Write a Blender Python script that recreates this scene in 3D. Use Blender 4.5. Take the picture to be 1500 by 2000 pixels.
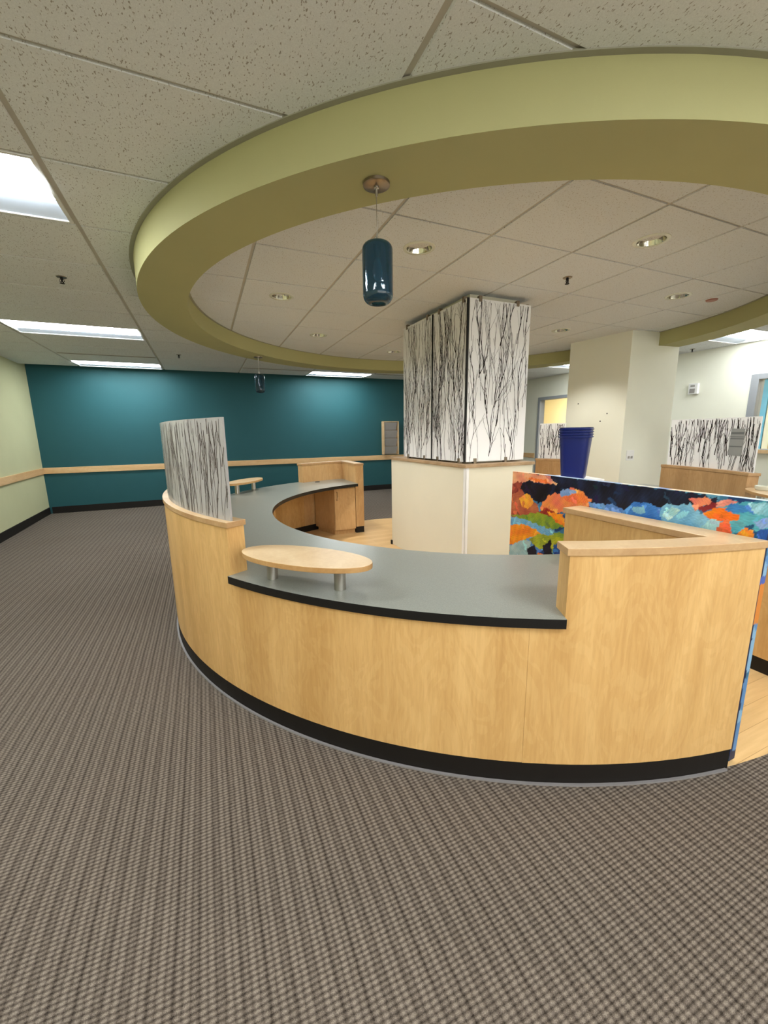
import bpy, bmesh, math, random
import numpy as np
from mathutils import Vector, Matrix

# ------------------------------------------------------------------ camera, world, exposure
for o in list(bpy.data.objects): bpy.data.objects.remove(o)
SC = bpy.context.scene
COL = SC.collection
H = 1.30                      # eye height; every height below is given from the eye
PI = math.pi
R = math.radians

cam_d = bpy.data.cameras.new('camera')
cam = bpy.data.objects.new('camera', cam_d); COL.objects.link(cam)
cam_d.sensor_fit = 'HORIZONTAL'; cam_d.sensor_width = 36.0
cam_d.lens = 36.0 * 795.84 / 1500.0
cam_d.clip_start = 0.02
right = Vector((0.91660528, -0.39955981, -0.01366461))
up = Vector((0.08886243, 0.17029143, 0.98137877))
fwd = Vector((0.38979255, 0.90075124, -0.19159588))
M = Matrix((right, up, -fwd)).transposed().to_4x4()
M.translation = Vector((0, 0, H))
cam.matrix_world = M
SC.camera = cam

SC.view_settings.view_transform = 'Standard'
SC.view_settings.look = 'None'
SC.view_settings.gamma = 1.0
SC.view_settings.use_curve_mapping = False
SC.view_settings.exposure = 0.70

W = bpy.data.worlds.new('world'); SC.world = W; W.use_nodes = True
W.node_tree.nodes['Background'].inputs[0].default_value = (1.0, 0.97, 0.90, 1)
W.node_tree.nodes['Background'].inputs[1].default_value = 3.2

LAMP = 19.0                   # brightness of the fluorescent lenses
SPOT = 54.0                   # watts of each recessed downlight

# ------------------------------------------------------------------ materials
def lin(c):
    return tuple(((v / 255.0) / 12.92 if v / 255.0 <= 0.04045 else ((v / 255.0 + 0.055) / 1.055) ** 2.4) for v in c[:3]) + (1.0,)

class NT:
    """small helper around a material's node tree"""
    def __init__(s, name):
        s.m = bpy.data.materials.new(name); s.m.use_nodes = True
        s.t = s.m.node_tree; s.b = s.t.nodes['Principled BSDF']; s.out = s.t.nodes['Material Output']
    def n(s, ty, **kw):
        nd = s.t.nodes.new(ty)
        for k, v in kw.items():
            if k.startswith('i_'):
                key = k[2:]; key = int(key) if key.isdigit() else key.replace('_', ' ')
                nd.inputs[key].default_value = v
            else: setattr(nd, k, v)
        return nd
    def l(s, a, ao, b, bi): s.t.links.new(a.outputs[ao], b.inputs[bi])
    def coord(s, scale=(1, 1, 1), loc=(0, 0, 0), rot=(0, 0, 0)):
        c = s.n('ShaderNodeNewGeometry'); mp = s.n('ShaderNodeMapping')
        mp.inputs['Scale'].default_value = scale; mp.inputs['Location'].default_value = loc; mp.inputs['Rotation'].default_value = rot
        s.l(c, 'Position', mp, 'Vector'); return mp
    def noise(s, mp, scale, detail=2, rough=0.5, dist=0.0):
        nn = s.n('ShaderNodeTexNoise'); nn.inputs['Scale'].default_value = scale; nn.inputs['Detail'].default_value = detail
        nn.inputs['Roughness'].default_value = rough; nn.inputs['Distortion'].default_value = dist
        s.l(mp, 0, nn, 'Vector'); return nn
    def ramp(s, src, so, stops):
        r = s.n('ShaderNodeValToRGB'); e = r.color_ramp.elements
        e[0].position = stops[0][0]; e[0].color = stops[0][1]
        e[1].position = stops[-1][0]; e[1].color = stops[-1][1]
        for p, c in stops[1:-1]:
            x = e.new(p); x.color = c
        s.l(src, so, r, 0); return r
    def mix(s, a, b, f, mode='MIX', fac=1.0):
        x = s.n('ShaderNodeMix', data_type='RGBA', blend_type=mode)
        x.inputs[0].default_value = fac
        if f is not None: s.l(f[0], f[1], x, 0)
        for sock, v in ((6, a), (7, b)):
            if isinstance(v, tuple) and len(v) == 2: s.l(v[0], v[1], x, sock)
            else: x.inputs[sock].default_value = v
        return x
    def bump(s, src, so, strength=0.2, dist=0.002):
        b = s.n('ShaderNodeBump'); b.inputs['Strength'].default_value = strength; b.inputs['Distance'].default_value = dist
        s.l(src, so, b, 'Height'); s.l(b, 0, s.b, 'Normal'); return b
    def set(s, col=None, rough=0.5, metal=0.0, spec=0.5):
        if col is not None: s.b.inputs['Base Color'].default_value = col
        s.b.inputs['Roughness'].default_value = rough; s.b.inputs['Metallic'].default_value = metal
        s.b.inputs['Specular IOR Level'].default_value = spec
        return s

def paint(name, c, rough=0.75, var=0.03, scale=3.0):
    k = NT(name); k.set(None, rough, spec=0.3)
    mp = k.coord(); n1 = k.noise(mp, scale, 4)
    a = lin(c); d = tuple(min(1, v * (1 - var)) for v in a[:3]) + (1,); e = tuple(min(1, v * (1 + var)) for v in a[:3]) + (1,)
    r = k.ramp(n1, 0, [(0.3, d), (0.7, e)]); k.l(r, 0, k.b, 'Base Color')
    n2 = k.noise(mp, 260.0, 2); k.bump(n2, 0, 0.08, 0.001)
    return k.m

def maple(name, c, c2, axis='z', amount=1.0, rough=0.42):
    """light maple laminate: fine straight grain plus faint cathedral figure; grain runs along axis"""
    k = NT(name); k.set(None, rough, spec=0.4)
    sc = {'z': (1, 1, 0.10), 'x': (0.10, 1, 1), 'y': (1, 0.10, 1), 'n': (1, 1, 1)}[axis]
    mp = k.coord(sc)
    big = k.noise(mp, 5.0, 3, 0.55, 0.6)
    fine = k.noise(mp, 90.0, 3, 0.6, 0.2)
    fig = k.coord(tuple(min(1.0, v * 4) for v in sc)); fg = k.noise(fig, 7.0, 3, 0.5, 1.6)
    sn = k.n('ShaderNodeMath', operation='MULTIPLY', i_1=34.0); k.l(fg, 0, sn, 0)
    sn2 = k.n('ShaderNodeMath', operation='SINE'); k.l(sn, 0, sn2, 0)
    A, B = lin(c), lin(c2)
    r1 = k.ramp(big, 0, [(0.32, B), (0.62, A)])
    r2 = k.ramp(fine, 0, [(0.35, (0.80, 0.74, 0.66, 1)), (0.6, (1, 1, 1, 1))])
    m1 = k.mix((r1, 0), (r2, 0), None, 'MULTIPLY', 0.45 * amount)
    r3 = k.ramp(sn2, 0, [(0.0, (0.86, 0.78, 0.66, 1)), (0.55, (1, 1, 1, 1))])
    m2 = k.mix((m1, 2), (r3, 0), None, 'MULTIPLY', 0.30 * amount)
    k.l(m2, 2, k.b, 'Base Color')
    return k.m

MAT = {}
MAT['maple'] = maple('maple_laminate', (219, 178, 117), (200, 157, 97))
MAT['maple_inner'] = maple('maple_laminate_inner', (214, 176, 124), (198, 158, 108))
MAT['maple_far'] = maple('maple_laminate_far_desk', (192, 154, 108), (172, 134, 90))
MAT['cap'] = maple('solid_maple_cap', (222, 192, 150), (206, 172, 128), 'n', 0.6, 0.35)
MAT['capx'] = maple('solid_maple_rail', (226, 190, 142), (208, 168, 118), 'x', 0.8, 0.4)
MAT['capy'] = maple('solid_maple_rail_side', (226, 190, 142), (208, 168, 118), 'y', 0.8, 0.4)
MAT['oval'] = maple('oval_ledge_maple', (222, 196, 158), (208, 178, 136), 'n', 0.5, 0.3)
MAT['capedge'] = maple('cap_edge_band', (192, 156, 112), (172, 134, 92), 'n', 0.6, 0.45)
MAT['edge'] = maple('maple_edge_band', (196, 156, 104), (176, 134, 84), 'x', 0.8, 0.45)
MAT['browncap'] = maple('brown_wood_cap', (178, 152, 120), (156, 130, 98), 'n', 0.7, 0.4)
MAT['ring'] = paint('soffit_olive_paint', (176, 173, 124), 0.7, 0.02)
MAT['teal'] = paint('teal_wall_paint', (34, 84, 90), 0.62, 0.02)
MAT['sage'] = paint('sage_wall_paint', (192, 192, 152), 0.7, 0.02)
MAT['white'] = paint('warm_white_wall_paint', (232, 232, 216), 0.7, 0.015)
MAT['cream'] = paint('cream_wall_paint', (218, 213, 192), 0.7, 0.015)
MAT['yellow'] = paint('yellow_room_paint', (240, 226, 178), 0.7, 0.02)

def plain(name, c, rough=0.5, metal=0.0, spec=0.5, noise=0.04):
    k = NT(name); k.set(None, rough, metal, spec)
    mp = k.coord(); n1 = k.noise(mp, 12.0, 3)
    a = lin(c); r = k.ramp(n1, 0, [(0.3, tuple(v * (1 - noise) for v in a[:3]) + (1,)), (0.7, a)])
    k.l(r, 0, k.b, 'Base Color'); return k.m

MAT['black'] = plain('black_rubber', (22, 18, 15), 0.55, 0, 0.3)
MAT['blackedge'] = plain('black_edge_band', (16, 15, 15), 0.35, 0, 0.5)
MAT['steel'] = plain('brushed_steel', (190, 186, 178), 0.28, 1.0)
MAT['nickel'] = plain('satin_nickel', (150, 138, 122), 0.35, 1.0)
MAT['greyframe'] = plain('grey_metal_frame_paint', (150, 154, 158), 0.4)
MAT['plastic'] = plain('white_plastic', (232, 232, 230), 0.35)
MAT['greyplastic'] = plain('grey_plastic', (150, 146, 142), 0.45)
MAT['dark'] = plain('dark_slot', (18, 17, 16), 0.8)
MAT['bluebin'] = plain('blue_plastic', (2, 26, 100), 0.38, 0, 0.45)
MAT['strip'] = plain('grey_transition_strip', (128, 124, 124), 0.5)
MAT['pink'] = plain('pink_plastic', (170, 120, 105), 0.5)
MAT['paper'] = plain('grey_paper', (150, 152, 150), 0.7)
MAT['paperdark'] = plain('dark_grey_print', (105, 108, 108), 0.7)
MAT['ceramic'] = plain('white_ceramic', (222, 224, 210), 0.25)
MAT['skyblue'] = plain('sky_blue_blind', (110, 190, 235), 0.6)
MAT['bark_soft'] = plain('soft_branch_print', (92, 82, 76), 0.6, 0, 0.2, 0.3)
MAT['bark'] = plain('dark_branch_print', (44, 36, 34), 0.6, 0, 0.2, 0.3)

# brushed aluminium reflector (trough)
k = NT('white_reflector'); k.set(lin((205, 216, 232)), 0.35, 0.0); MAT['reflector'] = k.m
k = NT('polished_reflector'); k.set(lin((215, 210, 198)), 0.10, 1.0); MAT['mirror'] = k.m

# fluorescent lens: a lamp, it emits
k = NT('fluorescent_lens'); k.b.inputs['Base Color'].default_value = (0.9, 0.9, 0.9, 1)
k.b.inputs['Emission Color'].default_value = (0.93, 0.98, 1.0, 1); k.b.inputs['Emission Strength'].default_value = LAMP
MAT['lens'] = k.m
k = NT('dimmer_fluorescent_lens'); k.b.inputs['Emission Color'].default_value = (0.95, 0.98, 1.0, 1); k.b.inputs['Emission Strength'].default_value = LAMP * 0.55
MAT['lens_dim'] = k.m
k = NT('warm_room_lens'); k.b.inputs['Emission Color'].default_value = (1.0, 0.96, 0.88, 1); k.b.inputs['Emission Strength'].default_value = 26.0
MAT['warmlens'] = k.m

# worktop laminate
k = NT('grey_green_worktop_laminate'); k.set(None, 0.30, 0, 0.5)
mp = k.coord(); n1 = k.noise(mp, 420.0, 2); n2 = k.noise(mp, 3.0, 3)
r = k.ramp(n1, 0, [(0.35, lin((128, 131, 124))), (0.65, lin((144, 147, 139)))]); k.l(r, 0, k.b, 'Base Color')
MAT['worktop'] = k.m

# carpet: ribs run along y, short rows of loops across
k = NT('ribbed_loop_carpet'); k.set(None, 0.95, 0, 0.1)
mp = k.coord()
wob = k.noise(mp, 3.0, 2)
sx = k.n('ShaderNodeSeparateXYZ'); k.l(mp, 0, sx, 0)
def wave(src, so, period, phase=0.0, wobble=None, amp=0.0):
    a = k.n('ShaderNodeMath', operation='MULTIPLY_ADD', i_1=2 * PI / period, i_2=phase); k.l(src, so, a, 0)
    last = a
    if wobble is not None:
        w2 = k.n('ShaderNodeMath', operation='MULTIPLY_ADD', i_1=amp); k.l(wobble, 0, w2, 0); k.l(a, 0, w2, 2); last = w2
    s_ = k.n('ShaderNodeMath', operation='SINE'); k.l(last, 0, s_, 0); return s_
jit = k.noise(mp, 55.0, 3, 0.65)
rowy = wave(sx, 1, 0.0125, 0, jit, 3.0)
colx = wave(sx, 0, 0.0190, 0.4, jit, 4.0)
ribx = wave(sx, 0, 0.052, 0.0, wob, 3.5)
yarn = k.noise(mp, 480.0, 2, 0.7)
def mul(a, b, f=1.0, g=0.0):
    x = k.n('ShaderNodeMath', operation='MULTIPLY_ADD', i_1=f, i_2=g); k.l(a, 0, x, 0)
    if b is None: return x
    y = k.n('ShaderNodeMath', operation='ADD'); k.l(x, 0, y, 0); k.l(b, 0, y, 1); return y
def plateau(src, p):     # rounded loops with a narrow gap between them
    n_ = k.n('ShaderNodeMath', operation='MULTIPLY_ADD', i_1=0.5, i_2=0.5); k.l(src, 0, n_, 0)
    q_ = k.n('ShaderNodeMath', operation='POWER', i_1=p); k.l(n_, 0, q_, 0); return q_
hgt = mul(plateau(rowy, 0.60), None, 0.40, 0.05)
hgt = mul(plateau(colx, 0.50), hgt, 0.30)
hgt = mul(plateau(ribx, 0.30), hgt, 0.20)
hgt = mul(yarn, hgt, 1.1, -0.55)
r = k.ramp(hgt, 0, [(0.16, lin((46, 39, 34))), (0.45, lin((82, 74, 66))), (0.72, lin((110, 100, 91))), (1.0, lin((148, 138, 126)))])
big = k.noise(mp, 1.3, 3); rb = k.ramp(big, 0, [(0.3, (0.94, 0.92, 0.91, 1)), (0.7, (1.0, 1.0, 1.0, 1))])
mx = k.mix((r, 0), (rb, 0), None, 'MULTIPLY', 1.0); k.l(mx, 2, k.b, 'Base Color')
k.bump(hgt, 0, 0.5, 0.004)
MAT['carpet'] = k.m

# maple sheet floor inside the ring of desks
k = NT('maple_plank_floor'); k.set(None, 0.33, 0, 0.45)
mp = k.coord((1, 1, 1))
br = k.n('ShaderNodeTexBrick', i_Scale=1.0, i_Mortar_Size=0.0012, i_Brick_Width=0.9, i_Row_Height=0.09)
br.inputs['Color1'].default_value = lin((226, 190, 136)); br.inputs['Color2'].default_value = lin((214, 176, 120)); br.inputs['Mortar'].default_value = lin((186, 146, 96))
k.l(mp, 0, br, 'Vector')
mp2 = k.coord((0.08, 1, 1)); n1 = k.noise(mp2, 60.0, 3); r = k.ramp(n1, 0, [(0.35, (0.86, 0.82, 0.76, 1)), (0.65, (1, 1, 1, 1))])
mx = k.mix((br, 0), (r, 0), None, 'MULTIPLY', 0.6); k.l(mx, 2, k.b, 'Base Color'); MAT['woodfloor'] = k.m

# mineral fibre ceiling tile with small dark fissures
def tile_mat(name, c, dark):
    k = NT(name); k.set(None, 0.9, 0, 0.1)
    mp = k.coord((1, 1, 1)); sp = k.coord((1.0, 0.45, 1.0), rot=(0, 0, 0.5))
    f1 = k.noise(sp, 185.0, 2, 0.5); f2 = k.noise(mp, 22.0, 2)
    fr = k.ramp(f1, 0, [(0.325, (0, 0, 0, 1)), (0.375, (1, 1, 1, 1))])
    g = k.noise(mp, 300.0, 3, 0.7)
    gr = k.ramp(g, 0, [(0.3, lin(tuple(int(v * 0.93) for v in c))), (0.7, lin(c))])
    inv = k.n('ShaderNodeInvert'); k.l(fr, 0, inv, 1)
    mx = k.mix((gr, 0), lin(dark), (inv, 0)); k.l(mx, 2, k.b, 'Base Color')
    k.bump(f1, 0, 0.25, 0.002)
    return k.m
MAT['tile'] = tile_mat('fissured_ceiling_tile', (232, 234, 234), (160, 154, 146))
MAT['tile_in'] = tile_mat('fissured_ceiling_tile_in_ring', (230, 234, 236), (172, 166, 156))
MAT['tee'] = plain('ceiling_grid_metal', (192, 187, 175), 0.6)
MAT['anglebead'] = plain('ceiling_edge_bead', (158, 156, 138), 0.6)

# translucent resin screens
def resin(name, c, tr=0.45):
    k = NT(name); t = k.t
    d = k.n('ShaderNodeBsdfDiffuse'); d.inputs[0].default_value = lin(c)
    tl = k.n('ShaderNodeBsdfTranslucent'); tl.inputs[0].default_value = lin(c)
    g = k.n('ShaderNodeBsdfGlossy'); g.inputs['Roughness'].default_value = 0.25; g.inputs[0].default_value = (1, 1, 1, 1)
    m1 = k.n('ShaderNodeMixShader', i_0=tr); k.l(d, 0, m1, 1); k.l(tl, 0, m1, 2)
    fr = k.n('ShaderNodeFresnel'); fr.inputs[0].default_value = 1.35
    m2 = k.n('ShaderNodeMixShader'); k.l(fr, 0, m2, 0); k.l(m1, 0, m2, 1); k.l(g, 0, m2, 2)
    k.l(m2, 0, k.out, 0); t.nodes.remove(k.b); return k.m
MAT['resin'] = resin('frosted_resin', (250, 250, 250), 0.15)
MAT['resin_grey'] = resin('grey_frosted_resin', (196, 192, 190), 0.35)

# blue pendant glass
k = NT('deep_blue_glass'); k.set(lin((66, 116, 140)), 0.06, 0, 0.6)
k.b.inputs['Transmission Weight'].default_value = 0.86; k.b.inputs['IOR'].default_value = 1.45
mp = k.coord((1, 1, 0.5)); n1 = k.noise(mp, 60.0, 2); k.bump(n1, 0, 0.25, 0.004); MAT['blueglass'] = k.m
k = NT('clear_glass'); k.set((0.9, 0.95, 0.95, 1), 0.02); k.b.inputs['Transmission Weight'].default_value = 1.0; MAT['glass'] = k.m

# painted canvas: pigment comes from the colour of each dab
k = NT('acrylic_painting'); k.set(None, 0.38, 0, 0.35)
at = k.n('ShaderNodeAttribute', attribute_name='pigment'); k.l(at, 'Color', k.b, 'Base Color')
mp = k.coord((1, 1, 2.2), rot=(0.6, 0, 0)); n1 = k.noise(mp, 90.0, 3, 0.6, 1.0); k.bump(n1, 0, 0.25, 0.002); MAT['canvas'] = k.m

# ------------------------------------------------------------------ geometry helpers
def mesh_obj(name, bm, mat, parent=None, smooth=False, bevel=0.0, seg=2):
    bmesh.ops.recalc_face_normals(bm, faces=bm.faces)
    me = bpy.data.meshes.new(name); bm.to_mesh(me); bm.free()
    mats = mat if isinstance(mat, (list, tuple)) else [mat]
    for m_ in mats: me.materials.append(MAT[m_])
    o = bpy.data.objects.new(name, me); COL.objects.link(o)
    if smooth:
        for p in me.polygons: p.use_smooth = True
        try: me.set_sharp_from_angle(angle=R(35))
        except Exception: pass
    if bevel > 0:
        b = o.modifiers.new('bevel', 'BEVEL'); b.width = bevel; b.segments = seg; b.limit_method = 'ANGLE'; b.angle_limit = R(40)
    if parent is not None:
        o.parent = parent
        bpy.context.view_layer.update() if False else None
        o.matrix_parent_inverse = Matrix.Translation(-Vector(parent['_loc'])) if '_loc' in parent else Matrix.Identity(4)
    return o

def box(bm, x0, x1, y0, y1, z0, z1, mi=0):
    vs = [bm.verts.new((x, y, z + H)) for z in (z0, z1) for x, y in ((x0, y0), (x1, y0), (x1, y1), (x0, y1))]
    fs = [(3, 2, 1, 0), (4, 5, 6, 7), (0, 1, 5, 4), (1, 2, 6, 5), (2, 3, 7, 6), (3, 0, 4, 7)]
    for f in fs:
        q = bm.faces.new([vs[i] for i in f]); q.material_index = mi
    return vs

def prism(bm, pts, z0, z1, mi=0):
    """solid on any outline (list of xy); heights from the eye"""
    lo = [bm.verts.new((x, y, z0 + H)) for x, y in pts]; hi = [bm.verts.new((x, y, z1 + H)) for x, y in pts]
    n = len(pts)
    f = bm.faces.new(lo[::-1]); f.material_index = mi
    f = bm.faces.new(hi); f.material_index = mi
    for i in range(n):
        q = bm.faces.new((lo[i], lo[(i + 1) % n], hi[(i + 1) % n], hi[i])); q.material_index = mi

def lathe(bm, prof, cx, cy, n=32, mi=0, cap=True):
    """prof: list of (r, z) with heights from the eye"""
    rings = []
    for r_, z_ in prof:
        if r_ < 1e-6: rings.append([bm.verts.new((cx, cy, z_ + H))])
        else: rings.append([bm.verts.new((cx + r_ * math.cos(2 * PI * i / n), cy + r_ * math.sin(2 * PI * i / n), z_ + H)) for i in range(n)])
    for a, b in zip(rings, rings[1:]):
        for i in range(n):
            j = (i + 1) % n
            if len(a) == 1 and len(b) == 1: continue
            if len(a) == 1: f = bm.faces.new((a[0], b[i], b[j]))
            elif len(b) == 1: f = bm.faces.new((a[i], b[0], a[j]))
            else: f = bm.faces.new((a[i], b[i], b[j], a[j]))
            f.material_index = mi
    if cap:
        for rg in (rings[0], rings[-1]):
            if len(rg) > 1:
                f = bm.faces.new(rg); f.material_index = mi

def arc(cx, cy, r_, a0, a1, n=None):
    n = n or max(2, int(abs(a1 - a0) / 1.5) + 1)
    return [(cx + r_ * math.cos(R(a0 + (a1 - a0) * i / (n - 1))), cy + r_ * math.sin(R(a0 + (a1 - a0) * i / (n - 1)))) for i in range(n)]

def tube(bm, pts, r_, n=8, mi=0):
    rings = []
    for i, p in enumerate(pts):
        p = Vector(p); d = Vector(pts[min(i + 1, len(pts) - 1)]) - Vector(pts[max(i - 1, 0)]); d.normalize()
        a = d.cross(Vector((0, 0, 1)));
        if a.length < 1e-3: a = Vector((1, 0, 0))
        a.normalize(); b = d.cross(a)
        rings.append([bm.verts.new(p + r_ * (math.cos(2 * PI * k_ / n) * a + math.sin(2 * PI * k_ / n) * b)) for k_ in range(n)])
    for u, v in zip(rings, rings[1:]):
        for i in range(n):
            f = bm.faces.new((u[i], u[(i + 1) % n], v[(i + 1) % n], v[i])); f.material_index = mi
    bm.faces.new(rings[0]); bm.faces.new(rings[-1])

def thing(name, label, cat, loc, group=None):
    o = bpy.data.objects.new(name, None); COL.objects.link(o)
    o.location = (loc[0], loc[1], loc[2] + H); o.empty_display_size = 0.1
    o['_loc'] = (loc[0], loc[1], loc[2] + H)
    o['label'] = label; o['category'] = cat
    if group: o['group'] = group
    return o
def tag(o, label, cat, group=None):
    o['label'] = label; o['category'] = cat
    if group: o['group'] = group
    return o
def structure(o, label=None):
    o['kind'] = 'structure'
    if label: o['label'] = label
    return o
def part(name, fn, mat, parent=None, **kw):
    bm = bmesh.new(); fn(bm); return mesh_obj(name, bm, mat, parent, **kw)
def copy_tree(o, dx, dy, dz=0.0, label=None, group=None):
    """a thing with copies of its parts and sub-parts, moved by an offset"""
    c = o.copy(); COL.objects.link(c); c.location = Vector(o.location) + Vector((dx, dy, dz))
    if label: c['label'] = label
    if group: c['group'] = group
    def rec(src, dst):
        for ch in [x for x in bpy.data.objects if x.parent == src]:
            d = ch.copy(); COL.objects.link(d); d.parent = dst; d.matrix_parent_inverse = ch.matrix_parent_inverse.copy(); rec(ch, d)
    rec(o, c); return c

# ------------------------------------------------------------------ the room
CX, CY = 2.195, 3.16           # centre of the round reception desks
RX, RY = 2.48, 3.605           # centre of the round soffit
CZ = 1.125                     # ceiling height above the eye
CI = 1.10                      # lowered ceiling inside the ring
FZ = -1.30

structure(part('floor', lambda bm: box(bm, -3.2, 10.4, -4.4, 10.8, FZ - 0.1, FZ), 'carpet'), 'grey brown ribbed carpet around the round desk')
structure(part('floor', lambda bm: prism(bm, arc(CX, CY, 2.47, 0, 360, 121)[:-1], FZ - 0.02, FZ + 0.003), 'woodfloor'), 'pale maple floor inside the round desks')

def left_x(y): return -2.54 + (8.64 - y) * 0.035
structure(part('wall_left', lambda bm: prism(bm, [(left_x(8.64), 8.64), (left_x(-4.2), -4.2), (left_x(-4.2) - 0.12, -4.2), (left_x(8.64) - 0.12, 8.64)], FZ, 1.25), 'sage'), 'pale sage green wall on the left')
structure(part('wall_back', lambda bm: box(bm, -2.7, 6.98, 8.64, 8.76, FZ, 1.25), 'teal'), 'dark teal accent wall')
def front_wall(bm):
    for x0, x1, z0, z1 in ((-2.6, -1.8, FZ, 1.25), (0.9, 1.6, FZ, 1.25), (5.8, 10.2, FZ, 1.25), (-1.8, 0.9, FZ, -0.5), (-1.8, 0.9, 0.95, 1.25), (1.6, 5.8, FZ, -0.5), (1.6, 5.8, 0.95, 1.25)):
        box(bm, x0, x1, -4.2, -4.08, z0, z1)
structure(part('wall_front', front_wall, 'white'), 'white wall behind the camera')
for k_, (x0, x1) in enumerate(((-1.8, 0.9), (1.6, 5.8))):  # unseen windows added to bring more daylight into the room
    structure(part('window_%d' % (k_ + 2), lambda bm: [box(bm, a, c_, -4.16, -4.10, z0, z1) for a, c_, z0, z1 in ((x0, x1, -0.5, -0.45), (x0, x1, 0.90, 0.95), (x0, x0 + 0.05, -0.45, 0.90), (x1 - 0.05, x1, -0.45, 0.90), ((x0 + x1) / 2 - 0.03, (x0 + x1) / 2 + 0.03, -0.45, 0.90))], 'greyframe'), 'added daylight window behind the camera, out of view')
    pd = bpy.data.lights.new('window_portal', 'AREA'); pd.shape = 'RECTANGLE'; pd.size = x1 - x0; pd.size_y = 1.45; pd.cycles.is_portal = True
    po = bpy.data.objects.new('window_portal', pd); COL.objects.link(po); po.location = ((x0 + x1) / 2, -4.22, 0.225 + H); po.rotation_euler = (R(90), 0, 0); po['kind'] = 'helper'
WX = 6.88
def right_wall(bm):
    for y0, y1, z0, z1 in ((7.15, 8.64, FZ, 1.25), (6.25, 7.15, 0.66, 1.25), (3.24, 6.25, FZ, 1.25), (1.70, 3.24, FZ, -0.30), (1.70, 3.24, 0.66, 1.25), (-4.08, 1.70, FZ, 1.25)):
        box(bm, WX, WX + 0.12, y0, y1, z0, z1)
structure(part('wall_right', right_wall, 'white'), 'warm white wall on the right')
def far_room(bm):
    box(bm, 9.4, 9.5, -4.08, 10.6, FZ, 1.25); box(bm, 7.0, 9.5, 10.5, 10.6, FZ, 1.25); box(bm, 7.0, 7.1, 8.77, 10.5, FZ, 1.25)
structure(part('wall_side_room', far_room, 'yellow'), 'pale yellow wall of the room beyond')
structure(part('wall_divider', lambda bm: box(bm, 7.0, 9.4, 0.2, 0.3, FZ, 1.25), 'yellow'), 'pale yellow cross wall of the room beyond')

# skirting and chair rails
structure(part('baseboard_back', lambda bm: box(bm, -2.5, 6.88, 8.625, 8.64, FZ, FZ + 0.115), 'black'), 'black rubber skirting under the teal wall')
structure(part('baseboard_left', lambda bm: prism(bm, [(left_x(8.62), 8.62), (left_x(-4.0), -4.0), (left_x(-4.0) + 0.012, -4.0), (left_x(8.62) + 0.012, 8.62)], FZ, FZ + 0.115), 'black'), 'black rubber skirting under the sage wall')
structure(part('baseboard_right', lambda bm: (box(bm, WX - 0.012, WX, 7.22, 8.62, FZ, FZ + 0.115), box(bm, WX - 0.012, WX, -4.0, 6.18, FZ, FZ + 0.115)), 'black'), 'black rubber skirting under the white wall')
structure(part('trim_1', lambda bm: box(bm, -2.53, 6.86, 8.618, 8.64, -0.614, -0.511), 'capx', bevel=0.003), 'maple chair rail on the teal wall')
structure(part('trim_2', lambda bm: prism(bm, [(left_x(8.617), 8.617), (left_x(-4.0), -4.0), (left_x(-4.0) + 0.022, -4.0), (left_x(8.617) + 0.022, 8.617)], -0.614, -0.511), 'capy', bevel=0.003), 'maple chair rail on the sage wall')
structure(part('trim_3', lambda bm: box(bm, WX - 0.022, WX, 7.22, 8.617, -0.614, -0.511), 'capy', bevel=0.003), 'maple chair rail on the white wall')

# square white column standing against the desks
CC, CR, CL = (4.569, 3.381), (5.287, 3.295), (4.48, 4.17)
CF = (CR[0] + CL[0] - CC[0], CR[1] + CL[1] - CC[1])
structure(part('column', lambda bm: prism(bm, [CC, CR, CF, CL], FZ, 1.12), 'white', bevel=0.004), 'square white column from floor to ceiling')

# ------------------------------------------------------------------ ceiling
GX0, GXS = -0.523, 1.229
GY0, GYS = 1.108, 0.603
gxs = [GX0 + GXS * k_ for k_ in range(-2, 9)]
gys = [GY0 + GYS * k_ for k_ in range(-9, 13)]
TROFFER_CELLS = {(-1, 2), (-1, 7), (-1, 11), (2, 11), (5, 7), (5, 3), (-1, -2), (1, -3), (4, -2), (1, -6), (5, -6), (-1, -7)}
SLOT_CELLS = {}
def clip_poly(poly, planes):
    for (a, b, c_) in planes:          # keep a*x+b*y<=c
        out = []
        for i in range(len(poly)):
            p, q = poly[i], poly[(i + 1) % len(poly)]
            dp, dq = a * p[0] + b * p[1] - c_, a * q[0] + b * q[1] - c_
            if dp <= 0: out.append(p)
            if (dp < 0 < dq) or (dq < 0 < dp):
                t = dp / (dp - dq); out.append((p[0] + (q[0] - p[0]) * t, p[1] + (q[1] - p[1]) * t))
        poly = out
        if len(poly) < 3: return []
    return poly
def slab(bm, poly, z, drop, inset_top=0.004):
    """a tile: flat face at z with small bevelled sides going up to the grid"""
    cx_ = sum(p[0] for p in poly) / len(poly); cy_ = sum(p[1] for p in poly) / len(poly)
    lo = [bm.verts.new((x, y, z + H)) for x, y in poly]
    hi = [bm.verts.new((x + (x - cx_) * 0.006, y + (y - cy_) * 0.006, z + drop + H)) for x, y in poly]
    bm.faces.new(lo)
    for i in range(len(poly)):
        j = (i + 1) % len(poly); bm.faces.new((lo[i], lo[j], hi[j], hi[i]))
def outer_tiles(bm):
    for ix, x in enumerate(gxs[:-1]):
        for iy, y in enumerate(gys[:-1]):
            if (ix - 2, iy - 9) in TROFFER_CELLS: continue
            x0, x1, y0, y1 = x + 0.014, gxs[ix + 1] - 0.014, y + 0.010, gys[iy + 1] - 0.010
            slab(bm, [(x0, y0), (x1, y0), (x1, y1), (x0, y1)], CZ, 0.009)
ceil = structure(part('ceiling', outer_tiles, 'tile'), 'suspended ceiling of fissured tiles')
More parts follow.
